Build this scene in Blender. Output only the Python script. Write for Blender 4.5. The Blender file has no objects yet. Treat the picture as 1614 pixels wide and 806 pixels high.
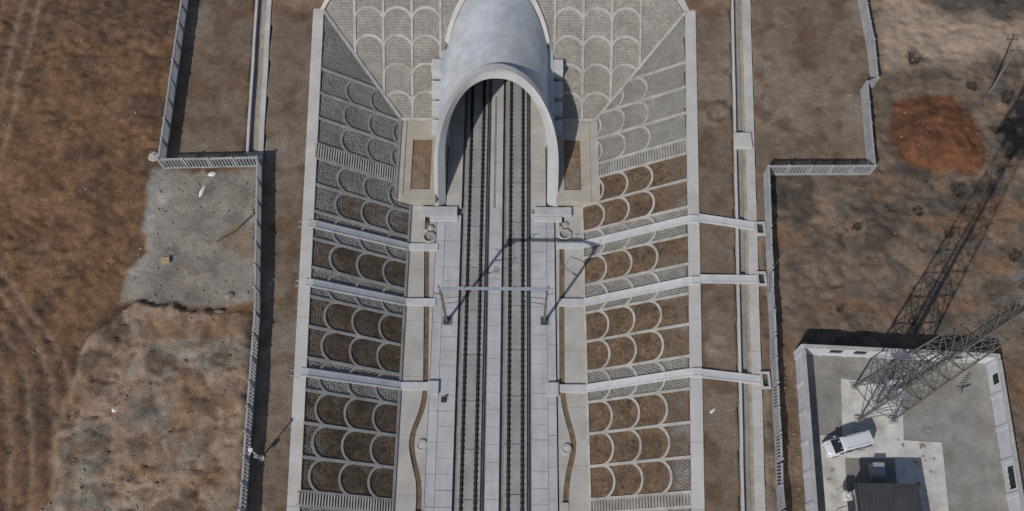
import bpy, math, random
import numpy as np
from mathutils import Vector, Matrix

random.seed(7)
RNG = np.random.default_rng(7)
sc = bpy.context.scene
COL = sc.collection
R = math.radians

# ------------------------------------------------------------------ camera, sky, sun, exposure
cd = bpy.data.cameras.new('camera')
cam = bpy.data.objects.new('camera', cd)
COL.objects.link(cam)
cam.location = (2.257, 0.0, 97.03)
cam.rotation_euler = (R(23.294), 0, R(0.394))
cd.sensor_fit = 'HORIZONTAL'
cd.angle = R(60)
cd.clip_start = 1.0
cd.clip_end = 6000
sc.camera = cam

SUN_AZ = 214.5      # the sun stands in the lower left of the picture, shadows run to 34.5 deg east of +Y
SUN_EL = 40.0
world = bpy.data.worlds.new('World')
sc.world = world
world.use_nodes = True
wn = world.node_tree.nodes
bg = wn['Background']
sky = wn.new('ShaderNodeTexSky')
sky.sky_type = 'NISHITA'
sky.sun_disc = False
sky.sun_elevation = R(SUN_EL)
sky.sun_rotation = R(SUN_AZ)
world.node_tree.links.new(sky.outputs[0], bg.inputs[0])
bg.inputs[1].default_value = 0.072

sd = bpy.data.lights.new('sun', 'SUN')
sun = bpy.data.objects.new('sun', sd)
COL.objects.link(sun)
sd.energy = 2.7
sd.angle = R(0.5)
sd.color = (1.0, 0.95, 0.88)
az = R(34.5)
sdir = Vector((math.sin(az) * math.cos(R(SUN_EL)), math.cos(az) * math.cos(R(SUN_EL)), -math.sin(R(SUN_EL))))
sun.rotation_euler = sdir.to_track_quat('-Z', 'Y').to_euler()
sun.location = (-40, -60, 120)

sc.view_settings.view_transform = 'Standard'
sc.view_settings.look = 'None'
sc.view_settings.exposure = 0.12
sc.view_settings.gamma = 1.0
sc.render.engine = 'CYCLES'

# ------------------------------------------------------------------ helpers
def tag(o, label=None, cat=None, group=None, kind=None):
    if label: o['label'] = label
    if cat: o['category'] = cat
    if group: o['group'] = group
    if kind: o['kind'] = kind
    return o

def thing(name, label=None, cat=None, loc=(0, 0, 0), rz=0.0, group=None, kind=None):
    o = bpy.data.objects.new(name, None)
    o.empty_display_size = 0.3
    COL.objects.link(o)
    o.location = loc
    o.rotation_euler = (0, 0, rz)
    return tag(o, label, cat, group, kind)

def link(name, me, parent=None, loc=None, rot=None):
    o = bpy.data.objects.new(name, me)
    COL.objects.link(o)
    if parent is not None: o.parent = parent
    if loc is not None: o.location = loc
    if rot is not None: o.rotation_euler = rot
    return o

class MB:
    """collects geometry for ONE mesh"""
    def __init__(s, org=(0, 0, 0)):
        s.v = []; s.f = []; s.o = org
    def add(s, vs, fs):
        n = len(s.v)
        ox, oy, oz = s.o
        s.v += [(p[0] - ox, p[1] - oy, p[2] - oz) for p in vs]
        s.f += [tuple(i + n for i in f) for f in fs]
        return s
    BF = [(0, 3, 2, 1), (4, 5, 6, 7), (0, 1, 5, 4), (1, 2, 6, 5), (2, 3, 7, 6), (3, 0, 4, 7)]
    def box(s, x0, x1, y0, y1, z0, z1):
        return s.add([(x0, y0, z0), (x1, y0, z0), (x1, y1, z0), (x0, y1, z0), (x0, y0, z1), (x1, y0, z1), (x1, y1, z1), (x0, y1, z1)], s.BF)
    def hexa(s, b4, t4):
        return s.add(list(b4) + list(t4), s.BF)
    def bar(s, p, q, w, h, up=(0, 0, 1)):
        p = Vector(p); q = Vector(q); d = (q - p).normalized()
        u = Vector(up)
        if abs(d.dot(u)) > 0.95: u = Vector((1, 0, 0))
        a = d.cross(u).normalized() * w / 2; b = a.cross(d).normalized() * h / 2
        return s.add([p - a - b, p + a - b, p + a + b, p - a + b, q - a - b, q + a - b, q + a + b, q - a + b], s.BF)
    def tube(s, p, q, r0, r1=None, n=8, cap=True):
        r1 = r0 if r1 is None else r1
        p = Vector(p); q = Vector(q); d = (q - p).normalized()
        u = Vector((0, 0, 1)) if abs(d.z) < 0.9 else Vector((1, 0, 0))
        a = d.cross(u).normalized(); b = a.cross(d)
        vs = []
        for i in range(n):
            t = 2 * math.pi * i / n
            e = a * math.cos(t) + b * math.sin(t)
            vs += [p + e * r0, q + e * r1]
        fs = [(2 * i, 2 * ((i + 1) % n), 2 * ((i + 1) % n) + 1, 2 * i + 1) for i in range(n)]
        if cap: fs += [tuple(2 * i for i in reversed(range(n))), tuple(2 * i + 1 for i in range(n))]
        return s.add(vs, fs)
    def prism(s, poly, z0, z1):
        n = len(poly)
        vs = [(x, y, z0) for x, y in poly] + [(x, y, z1) for x, y in poly]
        fs = [tuple(reversed(range(n))), tuple(range(n, 2 * n))] + [(i, (i + 1) % n, n + (i + 1) % n, n + i) for i in range(n)]
        return s.add(vs, fs)
    def grid(s, rows, close=False):
        m = len(rows[0])
        vs = [p for r in rows for p in r]
        fs = [(i * m + j, i * m + j + 1, (i + 1) * m + j + 1, (i + 1) * m + j) for i in range(len(rows) - 1) for j in range(m - 1)]
        return s.add(vs, fs)
    def lathe(s, c, prof, n=20):
        vs = []; m = len(prof)
        for i in range(n):
            t = 2 * math.pi * i / n
            vs += [(c[0] + r * math.cos(t), c[1] + r * math.sin(t), c[2] + z) for r, z in prof]
        fs = [(i * m + j, ((i + 1) % n) * m + j, ((i + 1) % n) * m + j + 1, i * m + j + 1) for i in range(n) for j in range(m - 1)]
        return s.add(vs, fs)
    def mesh(s, name, mat, smooth=False):
        me = bpy.data.meshes.new(name)
        me.from_pydata([tuple(p) for p in s.v], [], s.f)
        me.materials.append(mat)
        if smooth:
            for p in me.polygons: p.use_smooth = True
        me.update()
        return me
    def build(s, name, mat, parent=None, smooth=False, bevel=0):
        o = link(name, s.mesh(name, mat, smooth), parent)
        if bevel:
            b = o.modifiers.new('b', 'BEVEL'); b.width = bevel; b.segments = 2; b.limit_method = 'ANGLE'
        return o

def np_mesh(name, V, F, mat, parent=None, smooth=False, col=None, alpha=None):
    me = bpy.data.meshes.new(name)
    V = np.asarray(V, np.float32); F = np.asarray(F, np.int32)
    n, k = F.shape
    me.vertices.add(len(V)); me.vertices.foreach_set('co', V.ravel())
    me.loops.add(n * k); me.loops.foreach_set('vertex_index', F.ravel())
    me.polygons.add(n)
    me.polygons.foreach_set('loop_start', np.arange(0, n * k, k, dtype=np.int32))
    me.polygons.foreach_set('loop_total', np.full(n, k, np.int32))
    if smooth: me.polygons.foreach_set('use_smooth', np.ones(n, bool))
    me.materials.append(mat)
    if col is not None:
        a = me.color_attributes.new('Col', 'FLOAT_COLOR', 'POINT')
        c4 = np.ones((len(V), 4), np.float32); c4[:, :3] = col
        if alpha is not None: c4[:, 3] = alpha
        a.data.foreach_set('color', c4.ravel())
    me.update(calc_edges=True)
    me.validate()
    return link(name, me, parent)

# numpy value noise
def _hash(ix, iy, seed):
    h = (ix.astype(np.int64) * 374761393 + iy.astype(np.int64) * 668265263 + seed * 974711) & 0x7fffffff
    h = ((h ^ (h >> 13)) * 1274126177) & 0x7fffffff
    h = h ^ (h >> 16)
    return (h & 0xffff) / 65535.0
def vnoise(x, y, seed=0):
    ix = np.floor(x); iy = np.floor(y)
    fx = x - ix; fy = y - iy
    fx = fx * fx * (3 - 2 * fx); fy = fy * fy * (3 - 2 * fy)
    a = _hash(ix, iy, seed); b = _hash(ix + 1, iy, seed); c = _hash(ix, iy + 1, seed); d = _hash(ix + 1, iy + 1, seed)
    return (a + (b - a) * fx) * (1 - fy) + (c + (d - c) * fx) * fy
def fbm(x, y, seed=0, oct=4):
    s = 0; a = 0.5; t = 0
    for i in range(oct):
        s = s + a * vnoise(x, y, seed + i * 17); t += a
        x = x * 2.03 + 5.1; y = y * 2.03 + 3.7; a *= 0.5
    return s / t
def sstep(a, b, x):
    t = np.clip((x - a) / (b - a), 0, 1)
    return t * t * (3 - 2 * t)
def polydist(X, Y, poly):
    """signed distance, positive inside"""
    d2 = np.full(X.shape, 1e9); ins = np.zeros(X.shape, bool)
    n = len(poly)
    for i in range(n):
        x0, y0 = poly[i]; x1, y1 = poly[(i + 1) % n]
        ex, ey = x1 - x0, y1 - y0
        t = np.clip(((X - x0) * ex + (Y - y0) * ey) / (ex * ex + ey * ey), 0, 1)
        d2 = np.minimum(d2, (X - x0 - t * ex) ** 2 + (Y - y0 - t * ey) ** 2)
        c = ((y0 > Y) != (y1 > Y)) & (X < (x1 - x0) * (Y - y0) / (y1 - y0 + 1e-12) + x0)
        ins ^= c
    return np.where(ins, 1, -1) * np.sqrt(d2)

# ------------------------------------------------------------------ materials
MATS = {}
def mat(name, col, rough=0.85, var=0.25, scale=1.2, bump=0.3, bscale=14, dirt=None, dirt_amt=0.35, metal=0.0, attr=False, spec=0.3, dist=0.03, streak=None, rich=0.0, rscale=1.0):
    if name in MATS: return MATS[name]
    m = bpy.data.materials.new(name); m.use_nodes = True
    N = m.node_tree.nodes; L = m.node_tree.links
    p = N['Principled BSDF']
    p.inputs['Roughness'].default_value = rough
    p.inputs['Metallic'].default_value = metal
    p.inputs['Specular IOR Level'].default_value = spec
    tc = N.new('ShaderNodeTexCoord')
    geo = N.new('ShaderNodeNewGeometry')
    def noise(sc_, det=6, vec=None, rough_=0.6):
        n = N.new('ShaderNodeTexNoise'); n.inputs['Scale'].default_value = sc_; n.inputs['Detail'].default_value = det
        n.inputs['Roughness'].default_value = rough_
        L.new(vec if vec is not None else geo.outputs['Position'], n.inputs['Vector'])
        return n.outputs['Fac']
    def mix(f, a, b, mode='MIX'):
        x = N.new('ShaderNodeMix'); x.data_type = 'RGBA'; x.blend_type = mode
        if isinstance(f, float): x.inputs[0].default_value = f
        else: L.new(f, x.inputs[0])
        for i, v in ((6, a), (7, b)):
            if isinstance(v, tuple): x.inputs[i].default_value = (*v, 1)
            else: L.new(v, x.inputs[i])
        return x.outputs[2]
    def ramp(f, a, b, c0=0.0, c1=1.0):
        r = N.new('ShaderNodeMapRange'); r.inputs[1].default_value = a; r.inputs[2].default_value = b
        r.inputs[3].default_value = c0; r.inputs[4].default_value = c1
        L.new(f, r.inputs[0]); return r.outputs[0]
    if attr:
        at = N.new('ShaderNodeAttribute'); at.attribute_name = 'Col'
        base = at.outputs['Color']
    else:
        rg = N.new('ShaderNodeRGB'); rg.outputs[0].default_value = (*col, 1); base = rg.outputs[0]
    n1 = ramp(noise(scale, 8), 0.3, 0.7, 1 - var, 1 + var)
    n2 = ramp(noise(bscale, 5), 0.3, 0.7, 1 - var * 0.6, 1 + var * 0.6)
    mm = N.new('ShaderNodeMath'); mm.operation = 'MULTIPLY'; L.new(n1, mm.inputs[0]); L.new(n2, mm.inputs[1])
    # per object shade so that repeated pieces differ a little
    oi = N.new('ShaderNodeObjectInfo')
    mr = ramp(oi.outputs['Random'], 0, 1, 1 - var * 0.3, 1 + var * 0.3)
    m2 = N.new('ShaderNodeMath'); m2.operation = 'MULTIPLY'; L.new(mm.outputs[0], m2.inputs[0]); L.new(mr, m2.inputs[1])
    cb = N.new('ShaderNodeCombineColor')
    for i in range(3): L.new(m2.outputs[0], cb.inputs[i])
    c = mix(1.0, base, cb.outputs[0], 'MULTIPLY')
    if rich:
        dn1 = N.new('ShaderNodeTexNoise'); dn1.inputs['Scale'].default_value = 0.8 * rscale; dn1.inputs['Detail'].default_value = 11; dn1.inputs['Roughness'].default_value = 0.74; dn1.inputs['Distortion'].default_value = 0.25
        L.new(geo.outputs['Position'], dn1.inputs['Vector'])
        r1 = ramp(dn1.outputs['Fac'], 0.32, 0.68, 1 - rich, 1 + rich)
        dn2 = N.new('ShaderNodeTexNoise'); dn2.inputs['Scale'].default_value = 2.2 * rscale; dn2.inputs['Detail'].default_value = 7; dn2.inputs['Roughness'].default_value = 0.65; dn2.inputs['Distortion'].default_value = 0.4
        L.new(geo.outputs['Position'], dn2.inputs['Vector'])
        r2 = ramp(dn2.outputs['Fac'], 0.28, 0.40, 1 - rich * 1.5, 1.0)
        m3 = N.new('ShaderNodeMath'); m3.operation = 'MULTIPLY'; L.new(r1, m3.inputs[0]); L.new(r2, m3.inputs[1])
        # how rough the soil is comes from the mesh (alpha)
        sb = N.new('ShaderNodeMath'); sb.operation = 'SUBTRACT'; L.new(m3.outputs[0], sb.inputs[0]); sb.inputs[1].default_value = 1.0
        m3 = N.new('ShaderNodeMath'); m3.operation = 'MULTIPLY_ADD'; L.new(sb.outputs[0], m3.inputs[0]); L.new(at.outputs['Alpha'], m3.inputs[1]); m3.inputs[2].default_value = 1.0
        cb3 = N.new('ShaderNodeCombineColor')
        for i in range(3): L.new(m3.outputs[0], cb3.inputs[i])
        c = mix(1.0, c, cb3.outputs[0], 'MULTIPLY')
    if dirt:
        dn = ramp(noise(scale * 0.55, 9, None, 0.7), 0.48, 0.68, 0.0, dirt_amt)
        c = mix(dn, c, dirt)
    if streak:
        mp = N.new('ShaderNodeMapping'); mp.inputs['Scale'].default_value = streak
        L.new(geo.outputs['Position'], mp.inputs['Vector'])
        sn = ramp(noise(1.0, 6, mp.outputs[0]), 0.45, 0.72, 0.0, 0.30)
        c = mix(sn, c, (col[0] * 0.55, col[1] * 0.53, col[2] * 0.5))
    L.new(c, p.inputs['Base Color'])
    if bump:
        b = N.new('ShaderNodeBump'); b.inputs['Strength'].default_value = bump; b.inputs['Distance'].default_value = dist
        L.new(noise(bscale, 6), b.inputs['Height']); L.new(b.outputs[0], p.inputs['Normal'])
        if rich:
            b2 = N.new('ShaderNodeBump'); b2.inputs['Strength'].default_value = 0.6; b2.inputs['Distance'].default_value = 0.28 / rscale
            L.new(dn1.outputs['Fac'], b2.inputs['Height']); L.new(b2.outputs[0], b.inputs['Normal'])
    MATS[name] = m
    return m

SOIL = (0.07, 0.043, 0.027)
M_ground = mat('soil_ground', (0.15, 0.09, 0.055), rough=0.95, var=0.20, scale=0.5, bump=0.8, bscale=5.0, attr=True, spec=0.1, dist=0.16, rich=0.36)
M_dirt = mat('slope_soil', SOIL, rough=0.95, var=0.3, scale=1.3, bump=0.8, bscale=7, attr=True, spec=0.1, dist=0.10, rich=0.52, rscale=3.6)
M_hex = mat('paver_concrete', (0.295, 0.285, 0.265), rough=0.9, var=0.16, scale=0.35, bump=0, dirt=(0.16, 0.13, 0.10), dirt_amt=0.35, attr=True)
M_rib = mat('rib_concrete', (0.395, 0.38, 0.355), rough=0.85, var=0.18, scale=0.9, bump=0.2, dirt=(0.24, 0.19, 0.145), dirt_amt=0.65)
M_cope = mat('coping_concrete', (0.50, 0.485, 0.46), rough=0.85, var=0.10, scale=0.5, bump=0.2, dirt=(0.33, 0.28, 0.23), dirt_amt=0.4)
M_chute = mat('chute_concrete', (0.50, 0.51, 0.52), rough=0.8, var=0.10, scale=0.8, bump=0.2, dirt=(0.33, 0.30, 0.26), dirt_amt=0.4)
M_apron = mat('apron_concrete', (0.42, 0.40, 0.37), rough=0.85, var=0.12, scale=0.4, bump=0.2, dirt=(0.29, 0.25, 0.21), dirt_amt=0.45)
M_panel = mat('panel_concrete', (0.44, 0.45, 0.465), rough=0.8, var=0.10, scale=0.5, bump=0.15, dirt=(0.30, 0.285, 0.26), dirt_amt=0.4, streak=(1.5, 0.12, 1))
M_slab = mat('track_slab_concrete', (0.305, 0.31, 0.315), rough=0.85, var=0.16, scale=0.45, bump=0.2, dirt=(0.19, 0.175, 0.155), dirt_amt=0.5, streak=(2.5, 0.1, 1))
M_bed = mat('track_bed_concrete', (0.25, 0.235, 0.215), rough=0.9, var=0.2, scale=0.8, bump=0.3, dirt=(0.17, 0.14, 0.11), dirt_amt=0.6, streak=(2.5, 0.1, 1))
M_rail = mat('rail_steel', (0.075, 0.060, 0.050), rough=0.55, var=0.2, scale=2, bump=0, metal=0.5)
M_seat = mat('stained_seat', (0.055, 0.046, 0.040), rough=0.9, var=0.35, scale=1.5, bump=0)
M_clip = mat('fastener_iron', (0.032, 0.028, 0.026), rough=0.7, var=0.3, scale=5, bump=0)
M_hood = mat('hood_concrete', (0.47, 0.50, 0.535), rough=0.30, var=0.17, scale=0.26, bump=0.15, bscale=1.2, dirt=(0.39, 0.365, 0.33), dirt_amt=0.75, spec=0.5, streak=(0.22, 0.5, 0.22))
M_brim = mat('brim_concrete', (0.40, 0.405, 0.41), rough=0.7, var=0.14, scale=0.4, bump=0.1, dirt=(0.40, 0.37, 0.33), dirt_amt=0.4)
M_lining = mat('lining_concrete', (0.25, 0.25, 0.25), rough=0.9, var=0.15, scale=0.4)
M_tan = mat('platform_concrete', (0.42, 0.385, 0.33), rough=0.85, var=0.13, scale=0.5, bump=0.2, dirt=(0.30, 0.235, 0.165), dirt_amt=0.6)
M_silt = mat('channel_silt', (0.155, 0.108, 0.072), rough=0.95, var=0.35, scale=1.5, bump=0.6, bscale=9)
M_ditch = mat('ditch_concrete', (0.47, 0.46, 0.44), rough=0.85, var=0.12, scale=0.6, bump=0.2, dirt=(0.30, 0.255, 0.21), dirt_amt=0.5)
M_ditchf = mat('ditch_floor', (0.27, 0.265, 0.255), rough=0.9, var=0.2, scale=0.5, dirt=(0.20, 0.16, 0.12), dirt_amt=0.6)
M_sand = mat('ditch_sand', (0.33, 0.28, 0.225), rough=0.95, var=0.25, scale=1.2, bump=0.5)
M_fence = mat('fence_concrete', (0.33, 0.335, 0.35), rough=0.85, var=0.15, scale=1.0, bump=0.2, dirt=(0.2, 0.2, 0.2), dirt_amt=0.4)
M_wall = mat('wall_render', (0.55, 0.57, 0.61), rough=0.8, var=0.10, scale=0.7, bump=0.15, dirt=(0.38, 0.37, 0.36), dirt_amt=0.4)
M_wcope = mat('wall_coping', (0.36, 0.355, 0.345), rough=0.85, var=0.15, scale=1.0)
M_gravel = mat('yard_gravel', (0.265, 0.255, 0.235), rough=0.95, var=0.28, scale=0.5, bump=0.7, bscale=9, dirt=(0.16, 0.14, 0.115), dirt_amt=0.5)
M_pad = mat('yard_concrete', (0.56, 0.545, 0.51), rough=0.85, var=0.14, scale=0.6, bump=0.15, dirt=(0.30, 0.275, 0.245), dirt_amt=0.8)
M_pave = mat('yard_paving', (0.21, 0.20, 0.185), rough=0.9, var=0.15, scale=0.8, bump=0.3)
M_galv = mat('galvanised_steel', (0.30, 0.31, 0.33), rough=0.5, var=0.12, scale=2, bump=0, metal=0.6, spec=0.5)
M_tower = mat('tower_steel', (0.145, 0.135, 0.123), rough=0.6, var=0.15, scale=2, bump=0, metal=0.15)
M_blue = mat('gantry_steel', (0.36, 0.40, 0.47), rough=0.45, var=0.10, scale=2, bump=0, metal=0.2)
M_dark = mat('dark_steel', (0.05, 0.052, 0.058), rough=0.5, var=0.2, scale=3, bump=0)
M_porc = mat('insulator', (0.35, 0.20, 0.15), rough=0.4, var=0.1, scale=4, bump=0)
M_roof = mat('roof_sheet', (0.052, 0.055, 0.058), rough=0.5, var=0.22, scale=0.5, bump=0.1, streak=(2.0, 0.2, 1), spec=0.4)
M_hut = mat('hut_wall', (0.42, 0.42, 0.41), rough=0.85, var=0.1, scale=0.8)
M_white = mat('white_paint', (0.72, 0.72, 0.72), rough=0.35, var=0.04, scale=1.5, bump=0, spec=0.5)
M_van = mat('van_paint', (0.60, 0.61, 0.635), rough=0.28, var=0.03, scale=1.5, bump=0, spec=0.5)
M_glass = mat('dark_glass', (0.012, 0.014, 0.017), rough=0.08, var=0.05, scale=2, bump=0, spec=0.6)
M_tyre = mat('tyre_rubber', (0.02, 0.02, 0.02), rough=0.85, var=0.1, scale=6, bump=0)
M_opening_shade = mat('opening_shade', (0.03, 0.032, 0.036), rough=0.8, var=0.2, scale=2, bump=0)  # near-black colour painting the shade inside the yard wall openings
M_lamp = mat('lamp_glass', (0.55, 0.56, 0.58), rough=0.15, var=0.03, scale=6, bump=0)
M_twig = mat('dry_twig', (0.075, 0.058, 0.045), rough=0.9, var=0.3, scale=5, bump=0)
M_rock = mat('loose_stone', (0.25, 0.21, 0.17), rough=0.95, var=0.3, scale=2.5, bump=0.4)
M_wood = mat('raw_timber', (0.42, 0.31, 0.19), rough=0.85, var=0.2, scale=4, bump=0.2)
M_bag = mat('white_sack', (0.66, 0.65, 0.62), rough=0.8, var=0.1, scale=5, bump=0.3)

# ------------------------------------------------------------------ terrain functions
TOE = 10.4
Y0 = -8.0
def zb(Y): return 5.57 + 0.0333 * np.clip(Y, -60, 95)
def run(s, Y):
    return (18.45 + 0.0445 * Y if s < 0 else 19.45 + 0.0535 * Y) - TOE
def zend(Y): return 1.2 + (Y - 59.8) / 1.69
YC = 71.2                                   # where the end slope reaches the bank top at its corners
def halfw(s, Y):                            # trench half width at bank level
    full = run(s, np.minimum(Y, YC)) + TOE
    k = np.interp(Y, [YC, 77.0, 82.0, 84.0], [1.0, 0.80, 0.45, 0.0])
    return full * k
def pside(s, Y, a, off=0.0):
    Y = np.asarray(Y, float); a = np.asarray(a, float)
    r = run(s, Y)
    return np.stack([s * (TOE + a), Y, a / r * zb(Y) + off], -1)
def amin(s, Y):                             # lower limit of the side slope (platform, valley with the end slope)
    r = run(s, Y); z = zb(Y)
    lo = np.where((Y > 48.4) & (Y <= 59.8), 1.2, np.where(Y > 59.8, zend(Y), 0.0))
    return r * lo / z
def pend(X, Y, off=0.0):
    X = np.asarray(X, float); Y = np.asarray(Y, float)
    return np.stack([X, Y, zend(Y) + off], -1)
def xvalley(s, Y): return TOE + amin(s, Y)
HC, HR = 3.4, 6.7                            # tunnel hood: centre height and outer radius
def in_hood(X, Z, r):
    return np.where(Z < HC, np.abs(X) < r, X * X + (Z - HC) ** 2 < r * r)

# ------------------------------------------------------------------ ground
def ditchR(Y): return 24.2 + 0.0665 * Y
def ditchL(Y): return -25.9 - 0.0592 * Y
WL_, WR_ = 2.0, 2.38
MOUND = [(-39.0, 33.0), (-34, 32.4), (-26.2, 31.6), (-25.2, 24), (-24.6, 5), (-44.5, 4), (-44.3, 12), (-44.6, 22), (-43.5, 29)]
GREY = [(-39.9, 49.0), (-27.0, 49.6), (-25.6, 33), (-30, 32.6), (-40.8, 33.2), (-40.2, 37), (-38.4, 39), (-39.8, 44)]
RED = [(46.8, 58.4), (49.0, 59.6), (54, 59.2), (56.6, 56.5), (57.0, 51.5), (55.6, 49.6), (50, 49.5), (46.6, 51.5), (46.0, 55)]
def fine(a, b, st): return list(np.arange(a, b + 1e-6, st))
gx = [-1500, -800, -420, -240, -150, -110, -90, -80, -74] + fine(-70, 72, 0.30) + [76, 82, 92, 112, 150, 240, 420, 800, 1500]
gy = [-1500, -800, -420, -240, -150, -100, -70, -45, -30, -20, -14] + fine(-10, 80, 0.30) + [82, 85, 89, 95, 105, 130, 180, 300, 600, 1500]
gx = np.array(gx, float); gy = np.array(gy, float)
GX, GY = np.meshgrid(gx, gy)
def hill(X, Y):
    w = sstep(34, 20, np.abs(X))
    top = np.minimum(zend(np.clip(Y, YC, 84)), 15.5)
    b = zb(Y)
    return np.where(Y > YC, b + (np.maximum(top, b) - b) * w, b)
wx = GX + 1.6 * (fbm(GX * 0.35, GY * 0.35, 3) - 0.5) + 0.5 * (fbm(GX * 1.3, GY * 1.3, 4) - 0.5)
wy = GY + 1.6 * (fbm(GX * 0.35, GY * 0.35, 5) - 0.5) + 0.5 * (fbm(GX * 1.3, GY * 1.3, 6) - 0.5)
mk_mound = sstep(-0.25, 0.45, polydist(wx, wy, MOUND))
mk_grey = sstep(-0.35, 0.45, polydist(wx, wy, GREY))
mk_red = sstep(-0.55, 0.6, polydist(wx, wy, RED))
lf = np.interp(GY, [-20, 11.3, 31.5, 49.5, 49.6, 72.8, 90], [-23.4, -24.33, -25.17, -26.9, -38.05, -38.63, -38.9])
rf = np.interp(GY, [-20, 11.7, 31.9, 48.8, 48.9, 59.2, 60.6, 65.9, 90], [27.2, 28.14, 29.39, 30.75, 42.85, 43.66, 44.84, 45.12, 44.7])
berm = ((GX > lf) & (GX < rf)).astype(float)
yard = sstep(-1.0, 0.4, polydist(GX, GY, [(31.6, 28.6), (53.0, 27.6), (52.2, 0), (31.2, 0)]))
rough_amt = np.where(berm > 0, 0.14, 0.62) * (1 - 0.75 * mk_grey) * (1 - yard)
far_fade = sstep(140, 90, np.abs(GX)) * sstep(140, 85, np.abs(GY))
lum = fbm(GX * 0.28, GY * 0.28, 11, 5) - 0.5
rid = np.abs(fbm(wx * 0.5, wy * 0.75, 21, 4) - 0.5)
lump = fbm(wx * 1.4, wy * 1.4, 25, 3) - 0.5
leftF = (GX < lf)
GZ = hill(GX, GY) + far_fade * rough_amt * (0.9 * lum - 1.2 * (rid < 0.05) * (0.05 - rid) * 6 + 0.50 * lump)
# bulldozed combing of the open soil on the left
comb = np.sin((GX * 0.55 + GY * 0.95) * 4.6 + 22 * fbm(GX * 0.11, GY * 0.11, 31) + 9 * fbm(GX * 0.5, GY * 0.5, 32)) * fbm(GX * 0.6, GY * 0.6, 34) * 1.6
GZ += 0.05 * comb * leftF * (1 - mk_mound) * (1 - mk_grey) * far_fade * sstep(0.40, 0.62, fbm(GX * 0.13, GY * 0.13, 33))
er = np.abs(fbm(wx * 0.16, wy * 0.30, 141, 4) - 0.5)
GZ -= 0.35 * mk_mound * np.exp(-(er / 0.014) ** 2)
er2 = np.abs(fbm(wx * 0.22, wy * 0.22, 151, 4) - 0.5)
GZ -= 0.22 * np.exp(-(er2 / 0.012) ** 2) * (1 - berm) * (1 - yard) * (1 - mk_grey) * far_fade
GZ += 0.55 * mk_mound + 0.30 * mk_mound * (fbm(wx * 0.7, wy * 0.7, 41) - 0.5)
GZ += 0.9 * mk_red * sstep(0, 3.5, polydist(wx, wy, RED)) + 0.5 * mk_red * (fbm(GX * 1.1, GY * 1.1, 43) - 0.5)
# old tyre-sized rings on the berm, wheel ruts at the far left
for cx, cy, rr, am in ((23.9, 29.0, 0.95, 0.12), (26.0, 56.9, 1.35, 0.30)):
    d = np.hypot((GX - cx), (GY - cy) * 1.0)
    GZ += am * np.exp(-((d - rr) / 0.28) ** 2)
rut_c = np.interp(GY, [0, 11, 18, 24, 27, 30, 40], [-45.6, -46.0, -47.2, -48.9, -50.5, -53, -62])
rut_m = np.zeros_like(GX)
for o_ in (-2.2, 0.0, 2.6, 4.6):
    q = np.exp(-((GX - rut_c - o_) / 0.42) ** 2)
    rut_m = np.maximum(rut_m, q); GZ -= 0.22 * q * far_fade
GZ = np.where((GX > ditchR(GY) + 0.02) & (GX < ditchR(GY) + WR_ - 0.02) & (GY < 100), GZ - 0.9, GZ)
GZ = np.where((GX > ditchL(GY) + 0.02) & (GX < ditchL(GY) + WL_ - 0.02) & (GY > 50.5) & (GY < 100), GZ - 0.9, GZ)
GZ -= 0.15 * yard
# soil colours (real differences of the soil, not light)
def C(*c): return np.array(c)[None, None, :]
def mixc(a, b, m): return a * (1 - m[..., None]) + b * m[..., None]
n_a = fbm(wx * 0.10, wy * 0.10, 51, 5); n_b = fbm(wx * 0.45, wy * 0.45, 53, 5); n_c = fbm(GX * 1.7, GY * 1.7, 55, 3)
st = fbm((GX * 0.82 - GY * 0.57) * 0.16, (GX * 0.57 + GY * 0.82) * 1.1, 57, 4)
col = np.zeros(GX.shape + (3,)) + C(0.178, 0.102, 0.060)
col = mixc(col, C(0.105, 0.070, 0.048), 0.75 * sstep(0.50, 0.66, n_a) * leftF)
col = mixc(col, C(0.195, 0.115, 0.070), 0.6 * sstep(0.50, 0.68, st) * leftF)
col = mixc(col, C(0.085, 0.060, 0.045), 0.6 * sstep(0.56, 0.70, n_b) * leftF)
col = mixc(col, C(0.185, 0.136, 0.100), berm * 1.0)
col = mixc(col, C(0.235, 0.190, 0.150), berm * sstep(0.45, 0.65, n_a) * 0.9)
col = mixc(col, C(0.130, 0.082, 0.052), berm * sstep(0.54, 0.68, n_b) * 0.7)
rightO = (GX > rf).astype(float) * (GX > 20)
col = mixc(col, C(0.195, 0.142, 0.102), rightO)
col = mixc(col, C(0.130, 0.105, 0.086), rightO * sstep(0.42, 0.60, n_b) * 0.9)
col = mixc(col, C(0.085, 0.070, 0.058), rightO * sstep(0.50, 0.62, fbm(wx * 0.23, wy * 0.3, 61)) * sstep(25, 34, GY) * 0.85)
col = mixc(col, C(0.20, 0.125, 0.078), rightO * sstep(0.56, 0.68, fbm(wx * 0.16, wy * 0.42, 63)) * sstep(52, 44, GY) * 0.8)
col = mixc(col, C(0.36, 0.275, 0.208), rightO * sstep(-1, 2.5, polydist(wx, wy, [(45.5, 62), (56, 63.5), (66, 66), (66, 71), (56, 71.5), (50, 77), (46.5, 77)])) * 0.9)
col = mixc(col, C(0.085, 0.078, 0.070), rightO * sstep(-1, 1.5, polydist(wx, wy, [(55, 73), (62, 71.2), (75, 71), (75, 80), (55, 80)])) * 0.8)
m = mk_mound
mc = np.zeros_like(col) + C(0.285, 0.205, 0.148)
mc = mixc(mc, C(0.25, 0.215, 0.175), sstep(0.46, 0.62, fbm(wx * 0.22, wy * 0.22, 71)))
mc = mixc(mc, C(0.225, 0.140, 0.085), 0.8 * sstep(0.52, 0.66, fbm(wx * 0.25, wy * 0.4, 73)))
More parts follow.
